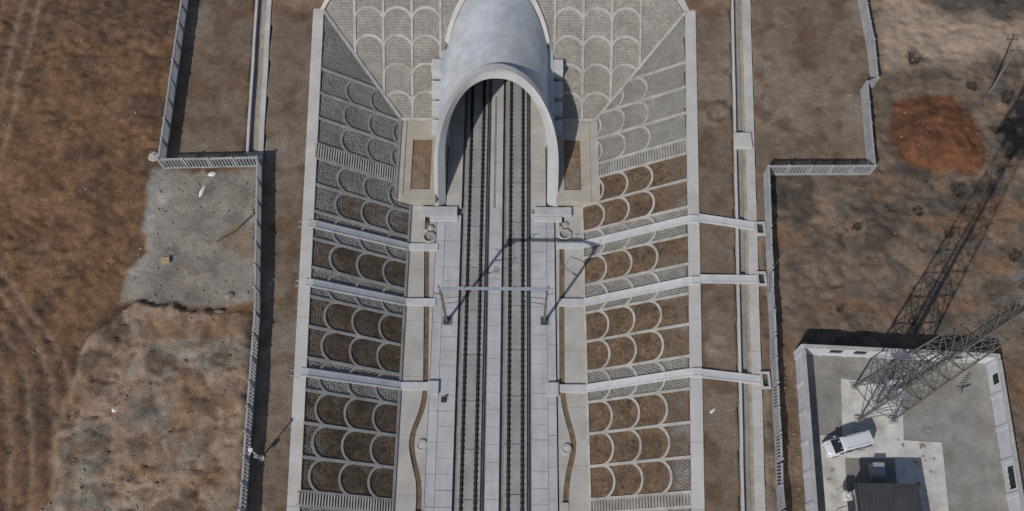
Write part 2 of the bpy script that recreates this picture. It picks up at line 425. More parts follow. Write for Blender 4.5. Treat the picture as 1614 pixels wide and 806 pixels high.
mc = mixc(mc, C(0.13, 0.090, 0.062), 0.8 * sstep(0.54, 0.66, n_b))
for cx, cy, rr in ((-36.1, 21.1, 0.9), (-39.9, 18.6, 1.2), (-39.2, 15.8, 1.0), (-38.4, 12.6, 0.9)):
    mc = mixc(mc, C(0.085, 0.075, 0.068), 0.75 * np.exp(-(((wx - cx) / rr) ** 2 + ((wy - cy) / rr) ** 2)))
col = mixc(col, mc, m)
gc = np.zeros_like(col) + C(0.265, 0.238, 0.200)
gc = mixc(gc, C(0.20, 0.185, 0.165), sstep(0.48, 0.64, n_b))
gc = mixc(gc, C(0.215, 0.150, 0.100), 0.8 * sstep(0.56, 0.68, fbm(wx * 0.3, wy * 0.3, 77)))
gc = mixc(gc, C(0.34, 0.32, 0.29), 0.8 * np.exp(-((wx + 38.8) / 1.3) ** 2) * sstep(35, 38, GY))
col = mixc(col, gc, mk_grey)
rc = mixc(np.zeros_like(col) + C(0.180, 0.080, 0.043), C(0.125, 0.062, 0.037), sstep(0.5, 0.65, n_b))
col = mixc(col, rc, mk_red)
col = mixc(col, C(0.225, 0.155, 0.105), 0.85 * rut_m * (GX < -40))
foot = np.exp(-((GX - 24.6) / 4.0) ** 2) * np.exp(-((GX - 0) / 100) ** 2)
col = mixc(col, C(0.18, 0.108, 0.065), 0.6 * ((GX > 29.0) & (GX < 31.6) & (GY < 28)) * sstep(0.4, 0.6, n_b))
col = col * (0.86 + 0.28 * n_c)[..., None]
alph = np.where(berm > 0, 0.45, 1.0) * (1 - 0.55 * mk_grey)
sand_ = sstep(-1, 2.5, polydist(wx, wy, [(45.5, 62), (56, 63.5), (66, 66), (66, 71), (56, 71.5), (50, 77), (46.5, 77)]))
alph = np.where(rightO > 0, 0.8 - 0.5 * sand_, alph) * (1 - 0.35 * mk_mound)
V = np.stack([GX, GY, GZ], -1).reshape(-1, 3)
ny, nx = GX.shape
cxm = (GX[:-1, :-1] + GX[1:, 1:]) / 2; cym = (GY[:-1, :-1] + GY[1:, 1:]) / 2
hole = (cym > Y0) & (cym < 84.2) & (cxm > -halfw(-1, cym) - 0.55) & (cxm < halfw(1, cym) + 0.55)
idx = np.arange(ny * nx).reshape(ny, nx)
F = np.stack([idx[:-1, :-1], idx[:-1, 1:], idx[1:, 1:], idx[1:, :-1]], -1)[~hole]
o = np_mesh('ground', V, F, M_ground, smooth=True, col=col.reshape(-1, 3), alpha=alph.ravel())
tag(o, 'bare brown earth around the railway cutting', 'ground', kind='structure')
def zg(x, y):
    i = min(max(np.searchsorted(gx, x) - 1, 0), nx - 2); j = min(max(np.searchsorted(gy, y) - 1, 0), ny - 2)
    tx = (x - gx[i]) / (gx[i + 1] - gx[i]); ty = (y - gy[j]) / (gy[j + 1] - gy[j])
    return float((GZ[j, i] * (1 - tx) + GZ[j, i + 1] * tx) * (1 - ty) + (GZ[j + 1, i] * (1 - tx) + GZ[j + 1, i + 1] * tx) * ty)

# ------------------------------------------------------------------ slope revetments
BAYS = [62.9, 59.5, 56.05, 52.6, None, 50.75, 47.4, 44.05, 40.7, 37.3, 33.9, 30.5, 27.05, 23.6, 20.15, 16.7, 13.3, None, 11.9, 8.5, 5.1, 1.7, -1.7, -5.1]
CHUTES = [42.4, 35.4, 25.4]
STEPS = [(50.85, 52.5), (12.0, 13.2)]
APEX = [2.55, 5.28, 8.0]
def ysk(s, Y): return Y if s < 0 else Y + 0.2 + 0.019 * (Y - 13)
KL = 1.21

def strip(path, w, surf, h=0.13, deep=0.1, scale=KL):
    """raised band following a path on a surface; surf(u, v, off) -> xyz"""
    P = np.array(path, float)
    T = np.gradient(P * np.array([1, scale]), axis=0)
    T /= np.linalg.norm(T, axis=1)[:, None] + 1e-9
    Nn = np.stack([-T[:, 1], T[:, 0]], -1) * (w / 2) / np.array([1, scale])
    A = P + Nn; B = P - Nn
    b = MB()
    rows = [surf(A[:, 0], A[:, 1], -deep), surf(A[:, 0], A[:, 1], h), surf(B[:, 0], B[:, 1], h), surf(B[:, 0], B[:, 1], -deep)]
    b.grid([[tuple(p) for p in r] for r in rows])
    n = len(P)
    b.add([tuple(r[0]) for r in rows], [(0, 1, 2, 3)]); b.add([tuple(r[-1]) for r in rows], [(3, 2, 1, 0)])
    return b

hex_ang = np.radians(np.arange(6) * 60)
def hex_mesh(cu, cv, surf, name, parent, p=0.37, kind='stuff', mt=None, soil=None, tone=(0.31, 0.30, 0.28)):
    """hollow hexagon pavers with centres (cu, cv) in metres on the slope"""
    Ro = p / math.sqrt(3) * 0.94; Ri = Ro * 0.52
    n = len(cu)
    jit = RNG.uniform(-0.02, 0.02, n)
    rings = []
    for r, off in ((Ro, -0.05), (Ro, 0.055), (Ri, 0.055), (Ri, -0.10)):
        u = cu[:, None] + r * np.cos(hex_ang)[None]; v = cv[:, None] + r * np.sin(hex_ang)[None]
        rings.append(surf(u, v, off + jit[:, None]))
    V = np.stack(rings, 1).reshape(-1, 3)
    base = (np.arange(n) * 24)[:, None]
    fs = []
    for k in range(3):
        for i in range(6):
            j = (i + 1) % 6
            fs.append([k * 6 + i, k * 6 + j, (k + 1) * 6 + j, (k + 1) * 6 + i])
    F = (base[:, :, None] + np.array(fs)[None]).reshape(-1, 4)
    hc = np.tile(np.array(tone), (n, 1)) * RNG.uniform(0.86, 1.14, (n, 1))
    if soil is not None: hc = hc * (1 - soil[:, None]) + np.array((0.165, 0.112, 0.074)) * soil[:, None]
    o = np_mesh(name, V, F, mt or M_hex, parent, col=np.repeat(hc, 24, 0))
    if kind: o['kind'] = kind
    return o
def lattice(u0, u1, v0, v1, p=0.37):
    us = np.arange(u0, u1, p); vs = np.arange(v0, v1, p * math.sqrt(3) / 2)
    U, Vv = np.meshgrid(us, vs)
    U = U + (np.arange(len(vs)) % 2)[:, None] * p / 2
    return U.ravel(), Vv.ravel()

def dirt_amount(s, Y, a):
    """0 = clean pavers, 1 = buried under soil"""
    Yl = Y if s < 0 else Y - 0.2 - 0.019 * (Y - 13)
    d = np.zeros_like(Y)
    bl = [b for b in BAYS if b is not None]
    for hi, lo in zip(bl[:-1], bl[1:]):
        if hi - lo < 2.5: continue
        mid = (hi + lo) / 2
        inb = (Yl <= hi) & (Yl > lo)
        ch = any(lo < c < hi for c in CHUTES)
        if ch: b = 0.10 if s < 0 else 0.04
        elif mid > 48.0 and s > 0: b = 0.90 if mid < 50 else 0.0
        elif mid > 48.0: b = 0.0
        elif mid > 44.0: b = 0.48 if s < 0 else 0.90
        elif mid < 12: b = 0.35
        else: b = 0.90
        d = np.where(inb, b, d)
    fr = a / run(s, Y)
    d = d - (0.30 if s > 0 else 0.32) * sstep(0.62, 0.92, fr) * (d > 0.2)
    if s > 0: d = d - 0.22 * sstep(26, 14, Y) * sstep(0.45, 0.75, fr) * (d > 0.2)
    return d + 0.6 * (fbm(Y * 0.55, a * 0.55 + 40 * s, 81, 4) - 0.5) + 0.5 * (fbm(Y * 1.9, a * 1.9 + 40 * s, 83, 3) - 0.5)

for s in (-1, 1):
    side = 'left' if s < 0 else 'right'
    root = thing('revetment_slope', f'{side} bank of the cutting with arched concrete ribs over pavers and brown soil', 'slope', (s * 15, 30, 3), group='revetted cutting banks')
    org = np.array(root.location)
    surf = lambda Y, a, off=0.0, s=s, org=org: pside(s, Y, a, off) - org
    # soil bed
    ys = np.arange(Y0, 71.4, 0.22); vs = np.linspace(0, 1, 52)
    YY, TT = np.meshgrid(ys, vs)
    lo = np.maximum(amin(s, YY) - 0.08, 0); AA = lo + (run(s, YY) + 0.1 - lo) * TT
    AA = np.maximum(AA, lo)
    D = dirt_amount(s, YY, AA)
    dz = -0.08 + 0.165 * sstep(0.22, 0.90, D) + 0.03 * sstep(0.5, 0.8, D) * (fbm(YY * 1.7, AA * 1.7, 85, 3) - 0.4)
    P = surf(YY, AA, dz)
    cc = np.zeros(YY.shape + (3,)) + C(0.115, 0.098, 0.076)
    cc = mixc(cc, C(0.142, 0.096, 0.062) if s > 0 else C(0.140, 0.102, 0.071), sstep(0.1, 0.55, D))
    cc = mixc(cc, C(0.085, 0.060, 0.042), sstep(0.48, 0.65, fbm(YY * 0.8, AA * 0.8, 87, 4)) * 0.6 * (D > 0.3))
    n0, n1 = YY.shape
    ii = np.arange(n0 * n1).reshape(n0, n1)
    keep = (YY[:-1, :-1] < 71.2)
    Fq = np.stack([ii[:-1, :-1], ii[:-1, 1:], ii[1:, 1:], ii[1:, :-1]], -1)[keep]
    np_mesh('soil_bed', P.reshape(-1, 3), Fq if s > 0 else Fq[:, ::-1], M_dirt, root, smooth=True, col=cc.reshape(-1, 3))
    # hollow hexagon pavers where the soil has not buried them
    hu, hv = lattice(Y0, 71.0, 0.1, 15.5)
    ha = hv / KL
    ok = (ha < run(s, hu) - 0.15) & (ha > amin(s, hu) + 0.15)
    ok &= dirt_amount(s, hu, ha) < 0.86
    for a_, b_ in STEPS:
        ok &= ~((hu > ysk(s, a_) - 0.1) & (hu < ysk(s, b_) + 0.1))
    hex_mesh(hu[ok], hv[ok], lambda u, v, off, sf=surf: sf(u, v / KL, off), 'pavers', root, soil=sstep(0.12, 0.62, dirt_amount(s, hu[ok], ha[ok])) * 0.9)
    # transverse ribs
    for b in BAYS:
        if b is None: continue
        Y = ysk(s, b)
        lo = float(amin(s, np.array(Y))); hi = float(run(s, Y))
        pts = [(Y, a) for a in np.linspace(lo, hi, 12)]
        strip(pts, 0.30, surf, 0.20).build('rib', M_rib, root)
    # arches
    bl = BAYS
    for i in range(len(bl) - 1):
        if bl[i] is None or bl[i + 1] is None: continue
        ya, yb = ysk(s, bl[i]), ysk(s, bl[i + 1])
        mid, hw = (ya + yb) / 2, (ya - yb) / 2
        for ap in APEX:
            if ap > run(s, mid) - 0.45: continue
            ph = np.linspace(0.02, math.pi - 0.02, 19)
            pa = np.stack([mid + hw * np.cos(ph), ap - 1.3 + 1.3 * np.sin(ph)], -1)
            good = (pa[:, 1] > amin(s, pa[:, 0]) + 0.05)
            if good.sum() < 6: continue
            strip(pa[good], 0.27, surf, 0.18).build('arch', M_rib, root)
    # toe kerb: along the apron, and along the raised platform; valley rib against the end slope
    for ya, yb in ((Y0, 48.3), (48.5, 59.8), (59.8, 71.2)):
        yy = np.linspace(ya, yb, 14)
        w = 0.30 if ya < 48 else 0.42
        pth = np.stack([yy, amin(s, yy) + (0.05 if ya < 59 else 0)], -1)
        def surfV(Y, a, off=0.0, s=s, org=org):
            p = pside(s, Y, a, 0.0)
            p[..., 2] = np.maximum(p[..., 2], np.where(np.asarray(Y) > 59.8, zend(np.asarray(Y)), -9)) + off
            return p - org
        strip(pth, w, surfV if ya > 59 else surf, 0.22).build('valley_rib' if ya > 59 else 'toe_kerb', M_rib, root)
    # coping slabs along the top
    ys = list(np.arange(Y0, 71.2, 6.6)) + [71.2]
    for ya, yb in zip(ys[:-1], ys[1:]):
        b = MB(org)
        x0a, x0b = TOE + run(s, ya) - 0.05, TOE + run(s, yb) - 0.05
        g = 0.012
        q = [(s * x0a, ya + g), (s * (x0a + 1.3), ya + g), (s * (x0b + 1.3), yb - g), (s * x0b, yb - g)]
        if s < 0: q = q[::-1]
        jz = random.uniform(-0.012, 0.012)
        b.hexa([(x, y, float(zb(y)) - 0.4) for x, y in q], [(x, y, float(zb(y)) + 0.16 + jz) for x, y in q])
        b.build('coping_slab', M_cope, root, bevel=0.03)
    # drain chutes down the slope (u-section) and their crossings over the apron
    for k, c in enumerate(CHUTES):
        yt = ysk(s, c) + (0.1, -0.1, -0.15)[k] * (1 if s > 0 else 0); yb_ = yt + (0.35 if s < 0 else -0.1)
        b = MB()
        hi = run(s, yt) + (1.2 if s > 0 else 0.5)
        def surfC(Y, a, off=0.0, s=s, org=org):
            p = pside(s, Y, a, 0.0); p[..., 2] = np.minimum(p[..., 2], zb(np.asarray(Y))) + off
            return p - org
        A = np.linspace(0, hi, 14); Yc = yb_ + (yt - yb_) * A / hi
        for o0, o1, h in ((-0.46, -0.30, 0.34), (-0.30, 0.30, 0.28), (0.30, 0.46, 0.34)):
            rows = [surfC(Yc + o0, A, -0.1), surfC(Yc + o0, A, h), surfC(Yc + o1, A, h), surfC(Yc + o1, A, -0.1)]
            b.grid([[tuple(p) for p in r] for r in rows])
        b.build('drain_chute', M_chute, root)
        b = MB(org)
        xin = 6.85 if s < 0 else 7.35
        x0, x1 = sorted((s * xin, s * (TOE + 0.1)))
        b.box(x0, x1, yb_ - 0.45, yb_ + 0.45, -0.4, 0.24)
        b.build('channel_bridge', M_chute, root, bevel=0.03)
    # step flights
    for a_, b_ in STEPS:
        ya, yb = ysk(s, a_), ysk(s, b_)
        lo = float(amin(s, np.array((ya + yb) / 2)))
        hi = float(run(s, ya)) + (0.3 if s < 0 else 0.1)
        n = 34 if hi - lo > 8.6 else 30
        st_ = thing_me = None
        for i in range(n):
            a0 = lo + (hi - lo) * i / n; a1 = lo + (hi - lo) * (i + 0.74) / n
            b = MB()
            zt = 0.25
            pts = [surf(yy, aa, off) for off in (-0.15, None) for yy, aa in ((ya, a0), (ya, a1), (yb, a1), (yb, a0)) if off is not None]
            top = [tuple(p) for p in (surf(ya, a0, 0.27), surf(ya, a1, 0.12), surf(yb, a1, 0.12), surf(yb, a0, 0.27))]
            bot = [tuple(p) for p in pts]
            if s < 0: top, bot = top[::-1], bot[::-1]
            b.hexa(bot, top)
            b.build('step', M_rib, root)
        for yy in (ya - 0.02, yb + 0.02):
            strip([(yy, a) for a in np.linspace(lo, hi, 10)], 0.10, surf, 0.10).build('step_stringer', M_rib, root)

# ---- end slope above the tunnel
root = thing('revetment_slope', 'end slope round the tunnel hood, grey hollow pavers between upright ribs and arches', 'slope', (0, 66, 4), group='revetted cutting banks')
org = np.array(root.location)
surfE = lambda X, Y, off=0.0: pend(X, Y, off) - org
xs = np.arange(-24, 24.5, 0.24); ys = np.arange(59.7, 84.2, 0.24)
XX, YY = np.meshgrid(xs, ys)
def in_end(X, Y, m=0.0):
    xl = np.where(Y < YC, xvalley(-1, Y), halfw(-1, Y)); xr = np.where(Y < YC, xvalley(1, Y), halfw(1, Y))
    return (X > -xl - m) & (X < xr + m) & ~in_hood(X, zend(Y), 6.45)
P = surfE(XX, YY, -0.08 + 0.02 * (fbm(XX * 1.3, YY * 1.3, 91, 3) - 0.5))
n0, n1 = XX.shape
ii = np.arange(n0 * n1).reshape(n0, n1)
keep = in_end((XX[:-1, :-1] + XX[1:, 1:]) / 2, (YY[:-1, :-1] + YY[1:, 1:]) / 2, 0.12)
Fq = np.stack([ii[:-1, :-1], ii[:-1, 1:], ii[1:, 1:], ii[1:, :-1]], -1)[keep]
cc = mixc(np.zeros(XX.shape + (3,)) + C(0.115, 0.095, 0.072), C(0.10, 0.072, 0.05), sstep(0.45, 0.65, fbm(XX * 0.4, YY * 0.4, 93)))
np_mesh('soil_bed', P.reshape(-1, 3), Fq, M_dirt, root, smooth=True, col=cc.reshape(-1, 3))
KE = 1.162
hu, hv = lattice(-24, 24, 59.9 * KE, 83.8 * KE)
ok = in_end(hu, hv / KE, -0.12) & ~in_hood(hu, zend(hv / KE), 6.9)
hex_mesh(hu[ok], hv[ok], lambda u, v, off: surfE(u, v / KE, off), 'pavers', root, tone=(0.345, 0.325, 0.292))
RX = [7.1, 10.65, 14.2, 17.75]
def ydiag(s, x):
    yy = np.linspace(59.8, YC, 200); xv = xvalley(s, yy)
    return float(np.interp(x, xv, yy))
for s in (-1, 1):
    for x in RX:
        ylo = max(59.8, ydiag(s, x)) if x > 12 else 59.8
        yhi = 79.5 if x < 15 else 76.0
        if x < 8: ylo = 64.6 if s < 0 else 66.0
        strip([(s * x, y) for y in np.linspace(ylo, yhi, 8)], 0.29, surfE, 0.20, scale=KE).build('rib', M_rib, root)
    for xa, xb in zip(RX[:-1], RX[1:]):
        for ay in (62.75, 65.72, 68.68, 71.6, 74.55):
            ph = np.linspace(0.02, math.pi - 0.02, 19)
            mid, hw = s * (xa + xb) / 2, (xb - xa) / 2
            pa = np.stack([mid + hw * np.cos(ph), ay - 1.45 + 1.45 * np.sin(ph)], -1)
            yd = np.array([ydiag(s, abs(x)) if abs(x) > 12 else 59.8 for x in pa[:, 0]])
            good = pa[:, 1] > yd + 0.1
            if good.sum() < 14: continue
            strip(pa[good], 0.27, surfE, 0.18, scale=KE).build('arch', M_rib, root)
    strip([(s * x, 59.8) for x in np.linspace(7.2, float(xvalley(s, np.array(59.8))), 6)], 0.36, surfE, 0.15, scale=KE).build('toe_kerb', M_rib, root)
# coping round its top
def topline(s, Y): return s * halfw(s, Y)
for s in (-1, 1):
    h0 = float(halfw(s, np.array(YC))); h1 = float(halfw(s, np.array(74.0)))
    d = np.array([s * (h1 - h0), 74.0 - YC]); d /= np.hypot(*d); nn = np.array([d[1], -d[0]]) * (-1 if s < 0 else 1) * 1.3
    q = [(s * h0, YC + 0.003), (s * (h0 + 1.25), YC + 0.003), (s * h0 + nn[0], YC + nn[1])]
    zq = float(zend(YC))
    b = MB(org); b.add([(x, y, zq - 0.6) for x, y in q] + [(x, y, zq + 0.15) for x, y in q], [(3, 4, 5), (0, 1, 4, 3), (1, 2, 5, 4), (2, 0, 3, 5)]); b.build('coping_slab', M_cope, root)
    yy = [YC, 74.0, 77.0, 79.5, 82.0, 83.2, 84.0]
    for ya, yb in zip(yy[:-1], yy[1:]):
        b = MB(org)
        pa, pb = (topline(s, ya), ya), (topline(s, yb), yb)
        d = np.array([pb[0] - pa[0], pb[1] - pa[1]]); d /= np.hypot(*d); nn = np.array([d[1], -d[0]]) * (-1 if s < 0 else 1) * 1.3
        q = [pa, (pa[0] + nn[0], pa[1] + nn[1]), (pb[0] + nn[0], pb[1] + nn[1]), pb]
        if s < 0: q = q[::-1]
        zz = lambda y: float(zend(np.clip(y, YC, 84)))
        zq = [zz(ya), zz(ya), zz(yb), zz(yb)]
        if s < 0: zq = zq[::-1]
        b.hexa([(x, y, z - 0.6) for (x, y), z in zip(q, zq)], [(x, y, z + 0.16) for (x, y), z in zip(q, zq)])
        b.build('coping_slab', M_cope, root)

# ------------------------------------------------------------------ tunnel portal
YP = lambda z: 48.0 + 1.165 * z
prt = thing('tunnel_portal', 'pale grey tunnel hood with obliquely cut oval mouth over the tracks', 'tunnel portal', (0, 60, 0))
org = np.array(prt.location)
def profile(r, n=44, zlow=-0.3):
    L_ = [(-r, z) for z in np.linspace(zlow, HC, 8)[:-1]]
    L_ += [(-r * math.cos(t), HC + r * math.sin(t)) for t in np.linspace(0, math.pi, n)]
    L_ += [(r, z) for z in np.linspace(HC, zlow, 8)[1:]]
    return L_
def ringrow(r, dy, plane_r=None, side=0.0):
    pr = profile(r)
    pl = profile(plane_r) if plane_r else pr
    return [(x, YP(zp) + dy + side * (abs(x) / r) ** 1.5, z) for (x, z), (_, zp) in zip(pr, pl)]
b = MB(org); b.grid([[(x, YP(z) + 1.3, z) for x, z in profile(HR)]] + [[(x, max(y, YP(z) + 1.3), z) for x, z in profile(HR)] for y in (62, 66, 70, 75, 95)])
hood = b.build('hood', M_hood, prt, smooth=True)
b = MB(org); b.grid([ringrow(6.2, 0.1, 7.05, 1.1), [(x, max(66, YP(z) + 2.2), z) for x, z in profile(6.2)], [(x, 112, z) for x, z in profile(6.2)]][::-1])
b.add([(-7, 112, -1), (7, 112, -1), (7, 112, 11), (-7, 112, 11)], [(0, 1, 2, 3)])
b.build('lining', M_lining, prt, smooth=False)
b = MB(org)
b.grid([ringrow(6.68, 1.45, 7.5), ringrow(7.5, 0.75)])          # back of the brim
b.grid([ringrow(7.5, 0.75), ringrow(7.5, 0.0)])               # outer lip
b.build('brim_lip', M_brim, prt, smooth=True)
b = MB(org); b.grid([ringrow(7.499, 0.002), ringrow(7.05, 0.0, 7.5)]); b.build('brim_face', M_brim, prt, smooth=True)
b = MB(org); b.grid([ringrow(7.05, 0.002, 7.5), ringrow(6.2, 0.1, 7.05, 1.1)]); b.build('brim_bevel', M_brim, prt, smooth=True)
# white collar where the hood leaves the end slope
b = MB(org)
rows = [[], [], [], []]
for t in np.linspace(math.asin((6.1 - HC) / 7.1), math.pi - math.asin((6.1 - HC) / 7.1), 50):
    for k, (r, off) in enumerate(((6.6, 0.30), (7.02, 0.30), (7.10, 0.22), (7.12, -0.3))):
        x, z = -r * math.cos(t), HC + r * math.sin(t)
        y = 59.8 + (z - 1.2) * 1.69
        rows[k].append((x, y - off * 0.4, z + off))
b.grid(rows); b.build('collar', M_cope, prt, smooth=False)
for s in (-1, 1):
    b = MB(org); x0, x1 = sorted((s * 6.0, s * 6.95))
    b.hexa([(x0, 56.6, 0), (x1, 56.6, 0), (x1, 68.4, 0), (x0, 68.4, 0)], [(x0, 57.4, 5.6), (x1, 57.4, 5.6), (x1, 68.4, 5.6), (x0, 68.4, 5.6)])
    b.build('side_ledge', M_hood, prt, bevel=0.06)
    for ya, yb, zt in ((64.15, 65.9, 5.6), (61.9, 63.55, 4.3), (60.1, 61.4, 3.1), (57.6, 59.4, 1.9)):
        b = MB(org); x0, x1 = sorted((s * 6.95, s * 8.15))
        b.box(x0, x1, ya, yb, 0, zt); b.build('side_block', M_chute, prt, bevel=0.05)
    b = MB(org); x0, x1 = sorted((s * 4.7, s * 9.15))
    b.box(x0, x1, 46.9, 48.05, -0.4, 0.42); b.build('foot_block', M_panel, prt, bevel=0.05)
    b = MB(org); x0, x1 = sorted((s * 4.6, s * 8.0))
    b.box(x0, x1, 46.2, 46.88, -0.4, 0.24); b.build('foot_step', M_chute, prt, bevel=0.05)

# platforms with paved planting beds each side of the hood
for s in (-1, 1):
    side = 'left' if s < 0 else 'right'
    pf = thing('platform', f'tan concrete platform with sunken paver bed, {side} of the tunnel mouth', 'platform', (s * 10, 54, 0), group='platforms beside the tunnel mouth')
    org = np.array(pf.location)
    bx = (8.05, 10.45) if s < 0 else (8.3, 10.35)
    xo = lambda y: float(TOE + amin(s, np.array(y))) - 0.1
    def sbox(b, x0, x1, y0, y1, z0, z1):
        a0, a1 = sorted((s * x0, s * x1)); b.box(a0, a1, y0, y1, z0, z1)
    b = MB(org)
    sbox(b, 7.3, bx[0], 48.4, 59.6, -0.3, 1.20)
    sbox(b, bx[0], bx[1], 48.4, 50.0, -0.3, 1.197)
    sbox(b, bx[0], bx[1], 57.0, 59.6, -0.3, 1.197)
    q = [(s * bx[1], 48.4), (s * xo(48.6), 48.4), (s * xo(59.5), 59.6), (s * bx[1], 59.6)]
    if s < 0: q = q[::-1]
    b.prism(q, -0.3, 1.194)
    b.build('deck', M_tan, pf, bevel=0.02)
    b = MB(org); sbox(b, bx[0] - 0.01, bx[1] + 0.01, 49.99, 57.01, 0.2, 1.03); b.build('soil_bed', mat('bed_soil', (0.19, 0.125, 0.08), var=0.25, scale=0.8, bump=0.5, bscale=8), pf)
    if s > 0:
        b = MB(org)
        sbox(b, 11.3, 11.5, 48.4, 59.6, 1.19, 1.27); b.build('kerb', M_tan, pf)
    else:
        b = MB(org); sbox(b, 11.35, 11.75, 49.0, 59.4, 1.19, 1.30); b.build('kerb', M_tan, pf)
    hu, hv = lattice(50.15, 54.8 if s < 0 else 54.4, bx[0] + (0.15 if s > 0 else 0.95), bx[1] - 0.15)
    k2 = fbm(hu * 0.8, hv * 0.8, 95) < 0.62
    hex_mesh(hu[k2], hv[k2], lambda u, v, off, s=s, org=org: np.stack([s * v, u, np.full(np.shape(u), 1.005) + off], -1) - org, 'pavers', pf, mt=mat('soiled_paver', (0.27, 0.215, 0.165), var=0.25, scale=0.8, bump=0))

# ------------------------------------------------------------------ track bed, panels, tracks
bed = thing('track_bed', 'concrete bed of the two railway tracks with cover panels', 'track bed', (0, 30, 0), kind='structure')
org = np.array(bed.location)
MB(org).box(-7.2, 7.2, Y0, 112, -0.7, -0.40).build('bed_floor', M_bed, bed)
PL = 1.72
def panels(x0, x1, ztop, ln, mt, ymax, name='cover_panel', gap=0.035, ph=0.0):
    me = MB().box(x0 + 0.02, x1 - 0.02, -ln / 2 + gap / 2, ln / 2 - gap / 2, -0.34, 0).mesh(name, mt)
    y = Y0 + ph
    while y < ymax:
        link(name, me, bed, (0 - org[0], y + ln / 2 - org[1], ztop + random.uniform(-0.012, 0.012)), (random.uniform(-0.002, 0.002), random.uniform(-0.002, 0.002), random.uniform(-0.003, 0.003)))
        y += ln
panels(-6.1, -4.22, 0.10, 1.72, M_panel, 46.0)
panels(4.25, 6.08, 0.10, 1.72, M_panel, 46.0, ph=0.3)
panels(-7.15, -6.1, 0.13, 3.44, M_panel, 45.5, 'edge_panel')
panels(6.08, 7.05, 0.13, 3.44, M_panel, 45.5, 'edge_panel', ph=0.8)
panels(-6.1, -4.22, 0.10, 3.4, M_apron, 74.0, 'tunnel_panel', ph=56.0)
panels(4.25, 6.08, 0.10, 3.4, M_apron, 74.0, 'tunnel_panel', ph=56.0)
panels(-0.76, 0.76, 0.0, 1.95, M_panel, 80.0, 'centre_panel')
MB(org).box(-0.34, -0.10, 47.5, 64, 0.0, 0.03).build('cable_cover', M_bed, bed)
for x, y, wx_, wy_ in ((0.15, 39.9, 0.62, 0.9), (0.0, 47.6, 1.1, 0.9)):
    MB(org).box(x - wx_ / 2, x + wx_ / 2, y - wy_ / 2, y + wy_ / 2, -0.1, 0.035).build('hatch', M_slab if y < 42 else M_panel, bed)

for s in (-1, 1):
    side = 'left' if s < 0 else 'right'
    tr = thing('railway_track', f'{side} railway track, two dark rails on grey concrete slabs', 'railway track', (s * 2.5, 30, 0), group='tracks through the cutting')
    cx = s * 2.5
    MB((cx, 30, 0)).box(cx - 1.47, cx + 1.47, Y0, 112, -0.5, -0.12).build('base_course', M_bed, tr)
    sl = 5.35
    me = MB().box(-1.24, 1.24, -sl / 2 + 0.04, sl / 2 - 0.04, -0.3, 0.16).mesh('track_slab', M_slab)
    y = Y0 + (0.6 if s > 0 else 0)
    while y < 82:
        link('track_slab', me, tr, (0, y + sl / 2 - 30, 0)); y += sl
    rp = [(-0.075, 0), (0.075, 0), (0.075, 0.012), (0.012, 0.035), (0.012, 0.135), (0.036, 0.145), (0.036, 0.176), (-0.036, 0.176), (-0.036, 0.145), (-0.012, 0.135), (-0.012, 0.035), (-0.075, 0.012)]
    for g in (-0.7525, 0.7525):
        b = MB(); n = len(rp)
        vs = [(g + x, Y0 - 30, 0.19 + z) for x, z in rp] + [(g + x, 82, 0.19 + z) for x, z in rp]
        b.add(vs, [(i, (i + 1) % n, n + (i + 1) % n, n + i) for i in range(n)])
        b.build('rail', M_rail, tr)
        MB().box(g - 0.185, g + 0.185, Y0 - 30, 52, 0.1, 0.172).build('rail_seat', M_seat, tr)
    fb = MB()
    fb.box(-0.22, 0.22, -0.12, 0.12, 0, 0.05)
    fb.box(-0.185, -0.055, -0.07, 0.07, 0.05, 0.10).box(0.055, 0.185, -0.07, 0.07, 0.05, 0.10)
    fme = fb.mesh('fastener', M_clip)
    y = Y0 + 0.3; k = 0; far = MB()
    while y < 80:
        for g in (-0.7525, 0.7525):
            if 8 < y < 70: link('fastener', fme, tr, (g, y - 30, 0.174))
            else: far.box(g - 0.2, g + 0.2, y - 30 - 0.11, y - 30 + 0.11, 0.142, 0.23)
        y += 0.65
    fo = far.build('fasteners', M_clip, tr); fo['kind'] = 'stuff'

